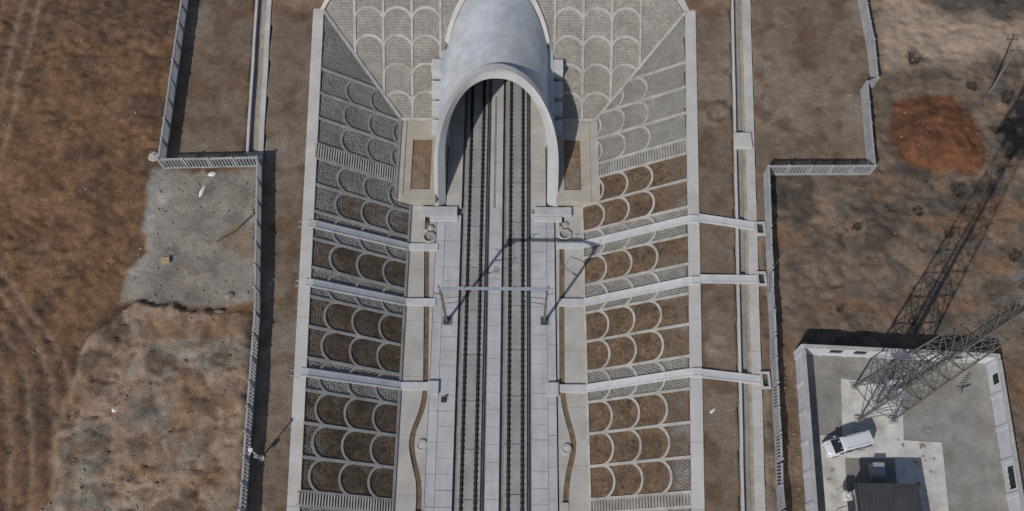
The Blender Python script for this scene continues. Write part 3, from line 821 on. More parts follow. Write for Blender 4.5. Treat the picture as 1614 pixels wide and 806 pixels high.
# ------------------------------------------------------------------ aprons and silted side channels
def chan(s, Y):
    if s < 0:
        yk = [-10, 8, 12.9, 14.8, 16.0, 17.4, 19.3, 20.8, 22.2, 23.6, 25.5, 30, 35.5, 42.4, 46]
        xk = [7.74, 7.74, 7.74, 7.80, 8.02, 8.50, 8.89, 8.70, 8.18, 7.74, 7.58, 7.74, 7.95, 8.22, 8.3]
    else:
        yk = [-10, 8, 13.5, 15.2, 16.7, 18.0, 19.2, 20.3, 22, 23.6, 25.8, 34, 42, 46]
        xk = [7.85, 7.88, 7.91, 8.05, 8.32, 8.7, 8.92, 8.78, 8.3, 7.94, 7.70, 7.80, 7.94, 7.98]
    Y = np.asarray(Y, float)
    acc = 0
    for d in np.linspace(-0.8, 0.8, 9): acc = acc + np.interp(Y + d, yk, xk)
    return acc / 9
for s in (-1, 1):
    side = 'left' if s < 0 else 'right'
    ap = thing('apron', f'{side} concrete apron between track panels and bank, split by a silted channel', 'apron', (s * 8.8, 25, 0), kind='structure')
    org = np.array(ap.location)
    jy = [Y0, -2.6, 3.8, 10.2, 13.9, 20.3, 26.9, 33.5, 40.0, 48.36]
    if s > 0: jy = [Y0, -2, 4.4, 10.8, 17.1, 23.5, 30, 36.6, 43, 48.36]
    for ya, yb in zip(jy[:-1], jy[1:]):
        yy = np.linspace(ya + 0.012, yb - 0.012, 16)
        for lo_, hi_, nm in ((lambda y: chan(s, y) + 0.30, lambda y: np.full_like(y, TOE - 0.05), 'outer_slab'), (lambda y: np.full_like(y, 7.2), lambda y: chan(s, y) - 0.30, 'inner_slab')):
            a, c = lo_(yy), hi_(yy)
            zt = -0.02 if nm == 'outer_slab' else -0.05
            b = MB(org)
            rows = [[(s * x, y, -0.7) for x, y in zip(a, yy)], [(s * x, y, zt) for x, y in zip(a, yy)], [(s * x, y, zt) for x, y in zip(c, yy)], [(s * x, y, -0.7) for x, y in zip(c, yy)]]
            b.grid(rows if s < 0 else rows[::-1])
            for e in (0, -1): b.add([r[e] for r in rows], [(0, 1, 2, 3)])
            b.build(nm, M_apron, ap)
    yy = np.linspace(Y0, 46.2, 160); x = chan(s, yy)
    b = MB(org)
    b.grid([[(s * (xx + d), y, -0.17 + 0.03 * math.sin(y * 1.3) + 0.05 * abs(d)) for xx, y in zip(x, yy)] for d in (-0.34, 0, 0.34)])
    b.build('channel_silt', M_silt, ap, smooth=True)
    MB(org).box(min(s * 7.2, s * 10.4), max(s * 7.2, s * 10.4), Y0, 48.2, -0.9, -0.66).build('sub_base', M_bed, ap)
    # box at the foot of the channel
    yb = 11.4 if s < 0 else 12.4
    MB(org).box(s * 7.78 - 0.42, s * 7.78 + 0.42, yb - 0.8, yb + 0.8, -0.3, 0.08).build('cover_block', M_apron, ap, bevel=0.03)

for s, x in ((-1, -6.72), (1, 6.65)):
    y = 25.55 if s < 0 else 25.45
    o = MB().box(-0.62, 0.62, -0.75, 0.75, -0.1, 0.34).build('cover_block', M_panel, None, bevel=0.04)
    o.location = (x, y, 0.13)
    tag(o, 'pale concrete cover block where the lowest %s chute meets the track panels' % ('left' if s < 0 else 'right'), 'cover block')
ms = thing('mast_base', 'dark bolted stump of a mast base on the left track panels', 'mast base', (-5.5, 24.2, 0.12))
MB().box(-0.3, 0.3, -0.3, 0.3, 0, 0.05).build('base_plate', M_dark, ms)
for dx in (-0.2, 0.2):
    for dy in (-0.2, 0.2): MB().tube((dx, dy, 0.04), (dx, dy, 0.45), 0.035, n=6).build('bolt', M_dark, ms)
MB().box(-0.1, 0.1, -0.1, 0.1, 0.05, 0.6).build('stub', M_dark, ms)
def well(x, y, r, label, name='manhole', lid=True, h=0.22, z=-0.05):
    w = thing(name, label, 'manhole', (x, y, z))
    MB().lathe((0, 0, 0), [(r * 0.78, -0.3), (r * 0.78, h), (r, h), (r * 1.05, 0)], 22).build('ring', M_panel, w, smooth=False)
    if lid: MB().lathe((0, 0, 0), [(0, h * 0.62), (r * 0.62, h * 0.62), (r * 0.74, h * 0.45)], 22).build('lid', M_cope, w)
    else: MB().lathe((0, 0, 0), [(0, -0.1), (r * 0.79, -0.1)], 22).build('silt', M_silt, w)
    return w
well(-7.72, 19.15, 0.62, 'round manhole beside the bend of the left channel')
well(8.05, 18.85, 0.55, 'round manhole beside the bend of the right channel')
for s, x, y in ((-1, -8.0, 44.0), (1, 8.25, 44.5)):
    side = 'left' if s < 0 else 'right'
    w = thing('sump_well', f'stone sump with octagonal ring below the {side} portal block', 'sump', (x, y, -0.05))
    b = MB()
    a8 = [(math.cos(t) * 0.62, math.sin(t) * 0.55) for t in np.linspace(0, 2 * math.pi, 9)[:-1] + 0.3]
    n = 8
    for i in range(n):
        p, q = a8[i], a8[(i + 1) % n]
        b.hexa([(p[0], p[1], 0), (q[0], q[1], 0), (q[0] * 1.45, q[1] * 1.45, 0), (p[0] * 1.45, p[1] * 1.45, 0)], [(p[0], p[1], 0.35), (q[0], q[1], 0.35), (q[0] * 1.45, q[1] * 1.45, 0.28), (p[0] * 1.45, p[1] * 1.45, 0.28)])
    b.build('ring', M_apron, w)
    MB().lathe((0, 0, 0), [(0, 0.06), (0.62, 0.04)], 8).build('silt', M_ditchf, w)
    for k, (dx, dy, r) in enumerate(((0.15, 1.35, 0.45), (-0.35, 0.95, 0.3), (0.6, -0.85, 0.32), (-0.55, -0.9, 0.25))):
        b = MB(); b.lathe((dx, dy, 0), [(0, 0.3), (r * 0.6, 0.27), (r, 0.12), (r * 1.05, 0)], 7); b.build('stone', M_rib, w)

# ------------------------------------------------------------------ drainage ditches on the berms
def ditch(name, label, edge, width, ya, yb, prof, org):
    t = thing(name, label, 'ditch', org)
    yy = np.arange(ya, yb + 0.01, 4.0)
    wob = [0.05 * (random.random() - 0.5) for _ in yy]
    for o0, o1, zt, zbm, mt, nm, split in prof:
        segs = list(zip(range(len(yy) - 1), range(1, len(yy))))
        for i, j in segs:
            b = MB(org)
            g = 0.012 if split else -0.0
            p = [(edge(yy[i]) + o0 + wob[i], yy[i] + g), (edge(yy[i]) + o1 + wob[i], yy[i] + g), (edge(yy[j]) + o1 + wob[j], yy[j] - g), (edge(yy[j]) + o0 + wob[j], yy[j] - g)]
            jz = random.uniform(-0.01, 0.01) if split else 0
            b.hexa([(x, y, float(zb(y)) + zbm) for x, y in p], [(x, y, float(zb(y)) + zt + jz) for x, y in p])
            b.build(nm, mt, t)
    return t
profR = [(0, 0.28, 0.17, -0.9, M_cope, 'kerb', True), (0.28, 1.02, -0.42, -1.0, M_ditchf, 'ditch_floor', True), (1.02, 1.36, -0.02, -1.0, M_sand, 'sand_shelf', False), (1.36, 2.38, 0.12, -0.95, M_ditch, 'lining_slab', True)]
profL = [(0, 0.30, 0.15, -0.9, M_cope, 'kerb', True), (0.30, 0.95, -0.36, -1.0, M_ditchf, 'ditch_floor', True), (0.95, 1.42, -0.02, -1.0, M_sand, 'sand_shelf', False), (1.42, 2.0, 0.12, -0.95, M_ditch, 'lining_slab', True)]
ditch('drainage_ditch', 'long concrete drainage ditch on the right berm beside the cutting', ditchR, WR_, -8, 92, profR, (27, 30, 6))
dl = ditch('drainage_ditch', 'concrete drainage ditch on the left berm ending at the fence corner', ditchL, WL_, 51.0, 91, profL, (-28, 60, 7))
z_ = float(zb(50.6))
dlo = (-28, 60, 7)
b = MB(dlo)
b.box(-29.0, -28.75, 50.0, 51.0, z_ - 1, z_ + 0.75).box(-27.1, -26.85, 50.0, 51.0, z_ - 1, z_ + 0.75).box(-28.75, -27.1, 50.75, 51.0, z_ - 1, z_ + 0.75)
b.build('outlet_box', M_fence, dl)
cb_ = MB((28.7, 53.3, float(zb(53.3)))); zz = float(zb(53.2))
cb_.box(27.75, 29.75, 52.25, 54.25, zz - 0.2, zz + 0.42)
ob = cb_.build('ditch_cover', M_cope, None, bevel=0.05); ob.location = (28.7, 53.3, float(zb(53.3)))
tag(ob, 'square white concrete cover block lying across the right ditch', 'cover slab')

for k, (xa, ya, xb, yb, bxx) in enumerate(((22.9, 43.45, 29.1, 42.5, (29.15, 30.25, 41.35, 42.95)), (22.55, 36.15, 28.75, 36.15, (28.75, 29.8, 35.4, 37.0)), (21.95, 25.6, 28.1, 24.95, (28.1, 29.1, 24.0, 25.8)))):
    which = ('nearest the tunnel', 'middle one of three', 'farthest from the tunnel')[k]
    t = thing('berm_chute', f'white concrete chute crossing the right berm into a sump box, {which}', 'drain chute', (xa, ya, float(zb(ya))), group='chutes across the right berm')
    org = np.array(t.location)
    d = np.array([xb - xa, yb - ya]); ln = np.hypot(*d); d /= ln; nn = np.array([-d[1], d[0]])
    b = MB(org)
    for o0, o1, h in ((-0.46, -0.32, 0.26), (-0.32, 0.32, 0.20), (0.32, 0.46, 0.26)):
        q = [np.array([xa, ya]) + nn * o0, np.array([xb, yb]) + nn * o0, np.array([xb, yb]) + nn * o1, np.array([xa, ya]) + nn * o1]
        hs = [0.16, -0.02, -0.02, 0.16]
        b.hexa([(x, y, float(zb(y)) - 0.3) for x, y in q], [(x, y, float(zb(y)) + h + e * 0.4) for (x, y), e in zip(q, hs)])
    b.build('trough', M_chute, t)
    x0, x1, y0, y1 = bxx; z = float(zb(y0))
    b = MB(org); w = 0.2
    b.box(x0, x1, y0, y0 + w, z - 0.9, z + 0.4).box(x0, x1, y1 - w, y1, z - 0.9, z + 0.4).box(x0, x0 + w, y0 + w, y1 - w, z - 0.9, z + 0.4).box(x1 - w, x1, y0 + w, y1 - w, z - 0.9, z + 0.4)
    b.build('sump_box', M_ditch, t)
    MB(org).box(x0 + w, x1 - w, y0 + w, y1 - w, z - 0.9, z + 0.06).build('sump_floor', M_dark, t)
# small pipe mouths outside the left coping
for k, c in enumerate(CHUTES):
    x = -(TOE + run(-1, c)) - 1.25
    z = float(zb(c))
    b = MB((x, c, z))
    b.box(x - 0.35, x + 0.03, c - 0.36, c - 0.26, z - 0.2, z + 0.16).box(x - 0.35, x + 0.03, c + 0.26, c + 0.36, z - 0.2, z + 0.16)
    o = b.build('inlet_kerb', M_fence); o.location = (x, c, z)
    tag(o, ('pair of small inlet kerbs outside the left coping, nearest the tunnel', 'pair of small inlet kerbs outside the left coping, middle one', 'pair of small inlet kerbs outside the left coping, farthest from the tunnel')[k], 'kerb', 'inlet kerbs on the left berm')

# ------------------------------------------------------------------ lineside fences of concrete bars
def fence(label, P, Q, h=2.05):
    P = np.array(P, float); Q = np.array(Q, float)
    L_ = np.hypot(*(Q - P)); n = max(1, round(L_ / 2.6)); d = (Q - P) / L_; ln = L_ / n
    ang = math.atan2(d[1], d[0])
    t = thing('bar_fence', label, 'fence', (P[0], P[1], zg(*P)), group='concrete bar fences round the railway land')
    pm = MB().box(-0.11, 0.11, -0.11, 0.11, -0.5, h + 0.12).add([(-0.13, -0.13, h + 0.12), (0.13, -0.13, h + 0.12), (0.13, 0.13, h + 0.12), (-0.13, 0.13, h + 0.12), (0, 0, h + 0.2)], [(0, 1, 4), (1, 2, 4), (2, 3, 4), (3, 0, 4), (3, 2, 1, 0)]).mesh('post', M_fence)
    b = MB(); a0, a1 = -ln / 2 + 0.12, ln / 2 - 0.12
    b.box(a0, a1, -0.105, 0.105, 0.02, 0.24).box(a0, a1, -0.105, 0.105, h - 0.14, h)
    m = max(3, int((a1 - a0) / 0.33)); st = (a1 - a0) / m
    for i in range(m):
        x = a0 + (i + 0.5) * st
        b.box(x - 0.06, x + 0.06, -0.10, 0.10, 0.2, h - 0.1)
    pan = b.mesh('panel', M_fence)
    z0 = t.location.z
    for i in range(n + 1):
        p = P + d * ln * i
        z = zg(p[0], p[1]) - z0
        link('post', pm, t, (p[0] - P[0], p[1] - P[1], z), (random.uniform(-0.015, 0.015), random.uniform(-0.015, 0.015), ang))
        if i < n:
            q = P + d * ln * (i + 0.5)
            z1 = zg(*(P + d * ln * (i + 1))) - z0
            link('panel', pan, t, (q[0] - P[0], q[1] - P[1], (z + z1) / 2), (0, -math.atan2(z1 - z, ln), ang))
    return t
fence('tall bar fence running along the upper left beside wide brown field', (-38.9, 84), (-38.1, 49.35))
fence('short bar fence run from the left field corner to the left ditch outlet', (-38.1, 49.35), (-26.95, 49.7))
fence('bar fence beside the grey hardstanding, between the ditch outlet and the mound', (-26.95, 49.7), (-25.17, 31.5))
fence('bar fence along the tan mound at the lower left, next to the lamp mast', (-25.17, 31.5), (-23.65, -4))
fence('bar fence at the upper right, above its small jog', (44.6, 84), (45.12, 66))
fence('short bar fence piece leading down to the jog at the upper right', (45.12, 66), (44.85, 60.7))
fence('tiny bar fence jog joining two right hand runs near the red soil', (44.85, 60.7), (43.5, 60.1))
fence('bar fence left of the red soil mound, below the jog', (43.5, 60.1), (42.85, 49.1))
fence('bar fence running crosswise between the right ditch and the red soil', (42.85, 49.1), (30.85, 48.95))
fence('bar fence beside the right ditch and the upper sump boxes', (30.85, 48.95), (29.75, 31.9))
fence('bar fence between the right ditch and the walled yard', (29.75, 31.9), (27.9, -4))

# ------------------------------------------------------------------ walled yard
yd = thing('yard', 'gravel floor of the walled yard with concrete paths', 'yard', (42, 15, 6.1), kind='structure')
org = np.array(yd.location)
def slope_poly(b, poly, dz, deep=0.25):
    n = len(poly)
    b.add([(x, y, float(zb(y)) + dz - deep) for x, y in poly] + [(x, y, float(zb(y)) + dz) for x, y in poly],
          [tuple(range(n, 2 * n))] + [(i, (i + 1) % n, n + (i + 1) % n, n + i) for i in range(n)])
b = MB(org); slope_poly(b, [(31.3, 0), (52.3, 0), (52.6, 26.9), (32.2, 28.0)], 0.03); b.build('gravel', M_gravel, yd)
b = MB(org); slope_poly(b, [(36.6, 25.2), (42.85, 24.25), (42.2, 18.8), (35.95, 18.85)], 0.075); b.build('tower_apron', M_pad, yd)
b = MB(org); slope_poly(b, [(33.65, 18.848), (42.2, 18.798), (46.05, 18.6), (44.9, 2), (33.0, 2)], 0.08); b.build('concrete_path', M_pad, yd)
b = MB(org); slope_poly(b, [(33.66, 19.25), (35.95, 19.2), (35.95, 18.853), (33.65, 18.853)], 0.078); b.build('path_corner', M_pad, yd)
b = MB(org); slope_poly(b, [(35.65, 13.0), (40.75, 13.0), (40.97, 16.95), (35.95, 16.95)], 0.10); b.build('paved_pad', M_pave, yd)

rr_ = random.Random(21)
for k in range(26):
    cx, cy = rr_.uniform(41.4, 45.0), rr_.uniform(13.5, 20.5)
    if k > 14: cx, cy = rr_.uniform(33.6, 35.4), rr_.uniform(9, 16.5)
    r = rr_.uniform(0.08, 0.32); b = MB(org)
    poly = [(cx + r * rr_.uniform(0.4, 1.3) * math.cos(t), cy + r * rr_.uniform(0.4, 1.2) * math.sin(t)) for t in [2 * math.pi * i / 9 for i in range(9)]]
    slope_poly(b, poly, 0.088 + 0.0004 * k, 0.02); b.build('soil_patch', mat('spilled_soil', (0.27, 0.225, 0.18), var=0.3, scale=2.5, bump=0.4), yd)
def yard_wall(label, P, Q, kinds, inn, h=2.5):
    P = np.array(P, float); Q = np.array(Q, float); L_ = np.hypot(*(Q - P)); d = (Q - P) / L_; n = len(kinds); ln = L_ / n
    t = thing('yard_wall', label, 'wall', (P[0], P[1], float(zb(P[1]))), group='walls of the yard')
    org = np.array(t.location); nn = np.array(inn, float)
    def seg(b, u0, u1, v0, v1, z0, z1):
        pts = [P + d * u0 + nn * v0, P + d * u1 + nn * v0, P + d * u1 + nn * v1, P + d * u0 + nn * v1]
        if d[0] * nn[1] - d[1] * nn[0] < 0: pts = pts[::-1]
        b.hexa([(x, y, float(zb(y)) + z0) for x, y in pts], [(x, y, float(zb(y)) + z1) for x, y in pts])
    for i, k in enumerate(kinds):
        u0, u1 = i * ln, (i + 1) * ln
        b = MB(org); seg(b, u0 - 0.2, u0 + 0.2, -0.17, 0.17, -0.4, h + 0.02); b.build('pillar', M_wall, t)
        b = MB(org)
        if k == 0: seg(b, u0 + 0.2, u1 - 0.2, -0.1, 0.1, -0.4, h)
        else:
            w0 = 0.55 if k == 1 else 1.1
            seg(b, u0 + 0.2, u1 - 0.2, -0.1, 0.1, -0.4, 0.75); seg(b, u0 + 0.2, u1 - 0.2, -0.1, 0.1, h - 0.45, h)
            seg(b, u0 + 0.2, u0 + w0, -0.1, 0.1, 0.75, h - 0.45); seg(b, u1 - w0, u1 - 0.2, -0.1, 0.1, 0.75, h - 0.45)
        b.build('wall_panel', M_wall, t)
        if k:
            for j in range(1, 4):
                uu = u0 + w0 + (u1 - u0 - 2 * w0) * j / 4
                b = MB(org); seg(b, uu - 0.03, uu + 0.03, -0.02, 0.05, 0.75, h - 0.45); b.build('opening_bar', M_dark, t)
            b = MB(org); seg(b, u0 + w0, u1 - w0, -0.06, -0.02, 0.75, h - 0.45); b.build('shade_sheet', M_opening_shade, t)  # added dark sheet, painted shade in place of a see-through opening
        b = MB(org); seg(b, u0 + 0.004, u1 - 0.004, -0.20, 0.20, h + 0.02, h + 0.12); b.build('coping', M_wcope, t)
    b = MB(org); seg(b, L_ - 0.2, L_ + 0.2, -0.17, 0.17, -0.4, h + 0.02); b.build('pillar', M_wall, t)
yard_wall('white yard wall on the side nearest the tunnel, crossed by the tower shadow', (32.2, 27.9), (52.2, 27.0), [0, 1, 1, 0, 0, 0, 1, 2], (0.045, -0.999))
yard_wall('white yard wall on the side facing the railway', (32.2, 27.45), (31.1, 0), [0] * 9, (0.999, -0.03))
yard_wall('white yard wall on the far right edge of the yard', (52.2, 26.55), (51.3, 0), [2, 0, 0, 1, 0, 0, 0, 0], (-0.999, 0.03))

# ------------------------------------------------------------------ hut, cabinet
hz = float(zb(8))
hut = thing('equipment_hut', 'flat dark metal roofed equipment hut in the walled yard', 'hut', (38.4, 7, hz))
org = np.array(hut.location)
hx0, hx1, hy0, hy1 = 35.75, 41.15, 0.5, 13.55
MB(org).box(hx0, hx1, hy0, hy1, hz - 0.2, hz + 3.25).build('wall', M_hut, hut)
b = MB(org)
b.hexa([(hx0 - 0.28, hy0 - 0.3, hz + 3.25), (hx1 + 0.3, hy0 - 0.3, hz + 3.25), (hx1 + 0.3, hy1 + 0.35, hz + 3.25), (hx0 - 0.28, hy1 + 0.35, hz + 3.25)],
       [(hx0 - 0.28, hy0 - 0.3, hz + 3.42), (hx1 + 0.3, hy0 - 0.3, hz + 3.50), (hx1 + 0.3, hy1 + 0.35, hz + 3.50), (hx0 - 0.28, hy1 + 0.35, hz + 3.42)])
rf_ = b.build('roof', M_roof, hut)
for i in range(15):
    x = hx0 - 0.15 + i * 0.405
    z = hz + 3.42 + 0.08 * (x - hx0 + 0.28) / 6.0
    MB(org).box(x - 0.03, x + 0.03, hy0 - 0.25, hy1 + 0.3, z, z + 0.05).build('seam', M_roof, rf_)
for x0, x1, y0, y1 in ((hx0 - 0.30, hx1 + 0.32, hy1 + 0.30, hy1 + 0.40), (hx0 - 0.34, hx0 - 0.26, hy0, hy1 + 0.40), (hx1 + 0.28, hx1 + 0.36, hy0, hy1 + 0.40)):
    MB(org).box(x0, x1, y0, y1, hz + 3.2, hz + 3.56).build('fascia', M_dark, rf_)
for x in (37.0, 39.2):
    w = MB(org).box(x, x + 1.1, hy1, hy1 + 0.05, hz + 1.2, hz + 2.4).build('window', M_white, hut)
    MB(org).box(x + 0.08, x + 1.02, hy1 + 0.05, hy1 + 0.07, hz + 1.28, hz + 2.32).build('pane', M_glass, w)
dr = MB(org).box(hx0 - 0.05, hx0, 9.3, 10.3, hz + 0.1, hz + 2.2).build('door', M_dark, hut)
MB(org).box(hx0 - 0.10, hx0 - 0.05, 9.4, 9.5, hz + 1.0, hz + 1.15).build('handle', M_galv, dr)
MB(org).box(hx0 - 0.95, hx0 - 0.3, 11.0, 12.4, hz + 2.4, hz + 2.5).build('canopy', M_dark, hut)
cu = thing('air_conditioner', 'white air conditioning unit on the hut side facing the railway', 'air conditioner', (hx0 - 0.75, 12.9, hz))
b = MB(); b.box(-0.45, 0.35, -0.35, 0.35, 1.5, 2.4); b.build('casing', M_white, cu, bevel=0.03)
MB().lathe((0, 0, 2.4), [(0.26, 0.0), (0.26, 0.04), (0.22, 0.04), (0.22, 0.005)], 16).build('fan_ring', M_dark, cu)
MB().bar((-0.4, -0.3, 1.48), (0.46, -0.3, 1.48), 0.05, 0.05).bar((-0.4, 0.3, 1.48), (0.46, 0.3, 1.48), 0.05, 0.05).build('bracket', M_galv, cu)
st = thing('metal_steps', 'small dark metal steps at the hut door', 'steps', (34.75, 10.6, hz))
for k in range(3): MB().box(-0.5 + 0.35 * k, -0.18 + 0.35 * k, -0.75, 0.75, 0.16 * k + 0.1, 0.16 * k + 0.16).build('tread', M_dark, st)
for y in (-0.75, 0.75): MB().bar((-0.6, y, 0.9), (0.55, y, 1.25), 0.05, 0.05).bar((-0.6, y, 0), (-0.6, y, 0.9), 0.05, 0.05).bar((0.5, y, 0.2), (0.5, y, 1.25), 0.05, 0.05).build('handrail', M_dark, st)
zc = float(zb(15.5)) + 0.10
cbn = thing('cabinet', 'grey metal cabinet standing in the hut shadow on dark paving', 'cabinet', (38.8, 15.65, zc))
MB().box(-0.62, 0.62, -0.72, 0.72, 0, 0.14).build('plinth', M_pad, cbn)
MB().box(-0.52, 0.52, -0.64, 0.64, 0.14, 1.15).build('casing', mat('cabinet_paint', (0.33, 0.34, 0.36), rough=0.5, var=0.08, bump=0), cbn, bevel=0.03)
MB().box(-0.57, 0.57, -0.69, 0.69, 1.15, 1.22).build('lid', mat('cabinet_lid', (0.27, 0.285, 0.31), rough=0.5, var=0.08, bump=0), cbn, bevel=0.02)
MB().box(-0.3, -0.25, -0.67, -0.64, 0.55, 0.75).build('handle', M_dark, cbn)

# ------------------------------------------------------------------ van
def make_van(loc, rz):
    v = thing('van', 'white minivan parked on concrete beside the lattice tower', 'van', loc, rz)
    # local frame: +x forward, length 4.7, width 1.75, height 1.9
    def sect(x, zl, zs, zr, wl, ws, wr):     # one side half-section: sill, shoulder, roof
        return [(x, -wr * 0.55, zr + 0.02), (x, -wr, zr - 0.05), (x, -ws, zs), (x, -wl, zs - 0.25), (x, -wl, zl + 0.1), (x, -wl + 0.08, zl),
                (x, wl - 0.08, zl), (x, wl, zl + 0.1), (x, wl, zs - 0.25), (x, ws, zs), (x, wr, zr - 0.05), (x, wr * 0.55, zr + 0.02)]
    S = [(-2.35, .35, 1.0, 1.70, .78, .76, .62), (-2.28, .25, 1.02, 1.86, .86, .84, .68), (-1.5, .22, 1.03, 1.90, .87, .86, .71), (0.0, .22, 1.03, 1.90, .87, .86, .71),
         (0.75, .22, 1.02, 1.86, .87, .86, .70), (1.05, .22, 1.01, 1.72, .87, .85, .68), (1.65, .22, 1.0, 1.12, .86, .84, .72), (2.0, .24, .94, 1.0, .84, .80, .66), (2.25, .28, .84, .86, .78, .72, .56), (2.36, .34, .70, .72, .66, .60, .46)]
    rows = [sect(*q) for q in S]
    rows = [r + [r[0]] for r in rows]
    b = MB(); b.grid(rows)
    b.add(rows[0][:-1], [tuple(range(11, -1, -1))]); b.add(rows[-1][:-1], [tuple(range(12))])
    body = b.build('body', M_van, v, smooth=False, bevel=0.035)
    # glass, 8 mm proud of the body
    MB().add([(0.96, -.63, 1.80), (1.66, -.69, 1.17), (1.66, .69, 1.17), (0.96, .63, 1.80), (0.96, 0, 1.835), (1.66, 0, 1.20)], [(0, 1, 5, 4), (4, 5, 2, 3)]).build('windscreen', M_glass, v)
    for s in (-1, 1):
        for x0, x1 in ((-2.1, -1.25), (-1.15, -0.2), (-0.1, 0.78)):
            k = 0.0
            MB().add([(x0, s * 0.862, 1.12), (x1, s * 0.862, 1.12), (x1 - (0.0 if x1 < 0.5 else 0.12), s * 0.748, 1.76), (x0, s * 0.748, 1.76)], [(0, 1, 2, 3)]).build('side_window', M_glass, v)
        MB().add([(0.86, s * 0.86, 1.12), (1.42, s * 0.845, 1.12), (0.90, s * 0.752, 1.66)], [(0, 1, 2)]).build('quarter_window', M_glass, v)
        MB().box(1.02, 1.22, s * 0.88 - (0.16 if s < 0 else 0), s * 0.88 + (0.16 if s > 0 else 0), 1.1, 1.27).build('mirror', M_van, v, bevel=0.03)
        MB().box(2.12, 2.31, s * 0.62 - 0.12, s * 0.62 + 0.12, 0.66, 0.81).build('headlight', M_lamp, v, bevel=0.02)
        MB().box(-2.37, -2.30, s * 0.70 - 0.07, s * 0.70 + 0.07, 0.8, 1.25).build('tail_light', mat('tail_light', (0.35, 0.02, 0.02), rough=0.3, var=0.05, bump=0), v)
        for x in (-0.65, 0.35): MB().box(x, x + 0.18, s * 0.875 - 0.01, s * 0.875 + 0.01, 0.92, 0.96).build('door_handle', M_van, v)
        for x in (-1.45, 1.45):
            w = MB(); w.tube((x, s * 0.70, 0.33), (x, s * 0.895, 0.33), 0.33, n=20); wo = w.build('wheel', M_tyre, v)
            MB().tube((x, s * 0.89, 0.33), (x, s * 0.905, 0.33), 0.2, n=16).build('rim', M_galv, wo)
        MB().box(-1.9, 0.6, s * 0.56 - 0.02, s * 0.56 + 0.02, 1.93, 1.97).build('roof_rail', M_van, v)
    MB().add([(-2.352, -.55, 1.15), (-2.352, .55, 1.15), (-2.325, .5, 1.62), (-2.325, -.5, 1.62)], [(0, 3, 2, 1)]).build('rear_window', M_glass, v)
    for x in (-1.5, -0.9, -0.3, 0.3):
        MB().box(x, x + 0.05, -0.55, 0.55, 1.915, 1.935).build('roof_rib', M_van, v)
    for s in (-1, 1):
        for x in (-1.2, -0.15, 0.85): MB().box(x - 0.008, x + 0.008, s * 0.874 - 0.004, s * 0.874 + 0.004, 0.35, 1.0).build('door_seam', M_dark, v)
    MB().box(1.68, 2.0, -0.012, 0.012, 1.0, 1.07).build('bonnet_crease', M_van, v)
    MB().box(2.2, 2.42, -0.72, 0.72, 0.36, 0.52).build('bumper', M_van, v, bevel=0.04)
    MB().box(-2.42, -2.28, -0.76, 0.76, 0.36, 0.54).build('bumper', M_van, v, bevel=0.04)
    MB().box(2.30, 2.375, -0.38, 0.38, 0.55, 0.66).build('grille', M_dark, v)
    return v
make_van((36.05, 18.2, float(zb(18.2)) + 0.085), R(194.8))

# ------------------------------------------------------------------ lattice tower
tx, ty = 39.6, 22.55
tz = float(zb(ty)) + 0.08
tw = thing('lattice_tower', 'tall steel lattice mast on four footings in the walled yard', 'tower', (tx, ty, tz))
TH = 41.0
def hwid(z): return float(np.interp(z, [0, 12, 30, 41], [1.75, 1.40, 0.95, 0.55]))
cor = [(-1, -1), (1, -1), (1, 1), (-1, 1)]
def cp(i, z): w = hwid(z); return Vector((cor[i % 4][0] * w, cor[i % 4][1] * w, z))
for i in range(4):
    p = cp(i, 0)
    ft = MB().box(p.x - 0.42, p.x + 0.42, p.y - 0.42, p.y + 0.42, -0.3, 0.18).build('footing', M_apron, tw, bevel=0.04)
    MB().box(p.x - 0.22, p.x + 0.22, p.y - 0.22, p.y + 0.22, 0.18, 0.24).build('base_plate', M_galv, ft)
    b = MB()
    zs = [0.2, 12, 30, TH]
    for a, c in zip(zs[:-1], zs[1:]): b.tube(cp(i, a), cp(i, c), 0.115 - 0.0018 * a, 0.115 - 0.0018 * c, n=8, cap=False)
    b.build('leg', M_tower, tw)
lv = [0.3]
while lv[-1] < TH - 1: lv.append(lv[-1] + 2.0 * hwid(lv[-1]) * 1.02 + 0.15)
lv[-1] = TH
for z0, z1 in zip(lv[:-1], lv[1:]):
    for i in range(4):
        b = MB(); w = 0.065 if z0 < 11 else 0.048
        b.bar(cp(i, z0), cp(i + 1, z1), w, w).bar(cp(i + 1, z0), cp(i, z1), w, w)
        b.bar(cp(i, z1), cp(i + 1, z1), w, w)
        zm = (z0 + z1) / 2
        if z0 < 11: b.bar(cp(i, zm), (cp(i, z1) + cp(i + 1, z1)) / 2, w * 0.7, w * 0.7).bar(cp(i + 1, zm), (cp(i, z1) + cp(i + 1, z1)) / 2, w * 0.7, w * 0.7)
        b.build('brace', M_tower, tw)
    b = MB(); b.bar(cp(0, z1), cp(2, z1), 0.05, 0.05).bar(cp(1, z1), cp(3, z1), 0.05, 0.05); b.build('cross_tie', M_tower, tw)
b = MB()
for x in (-0.2, 0.2): b.bar((x, 0.1, 0.3), (x * 0.9, 0.1, TH), 0.05, 0.05)
z = 0.6
while z < TH: b.bar((-0.2, 0.1, z), (0.2, 0.1, z), 0.03, 0.03); z += 0.4
b.build('ladder', M_tower, tw)
b = MB()
for k in range(6): b.bar((-0.05 + 0.06 * k, -0.15, 0.3), (-0.05 + 0.06 * k, -0.15, TH - 5), 0.035, 0.035)
b.build('cable_run', M_dark, tw)
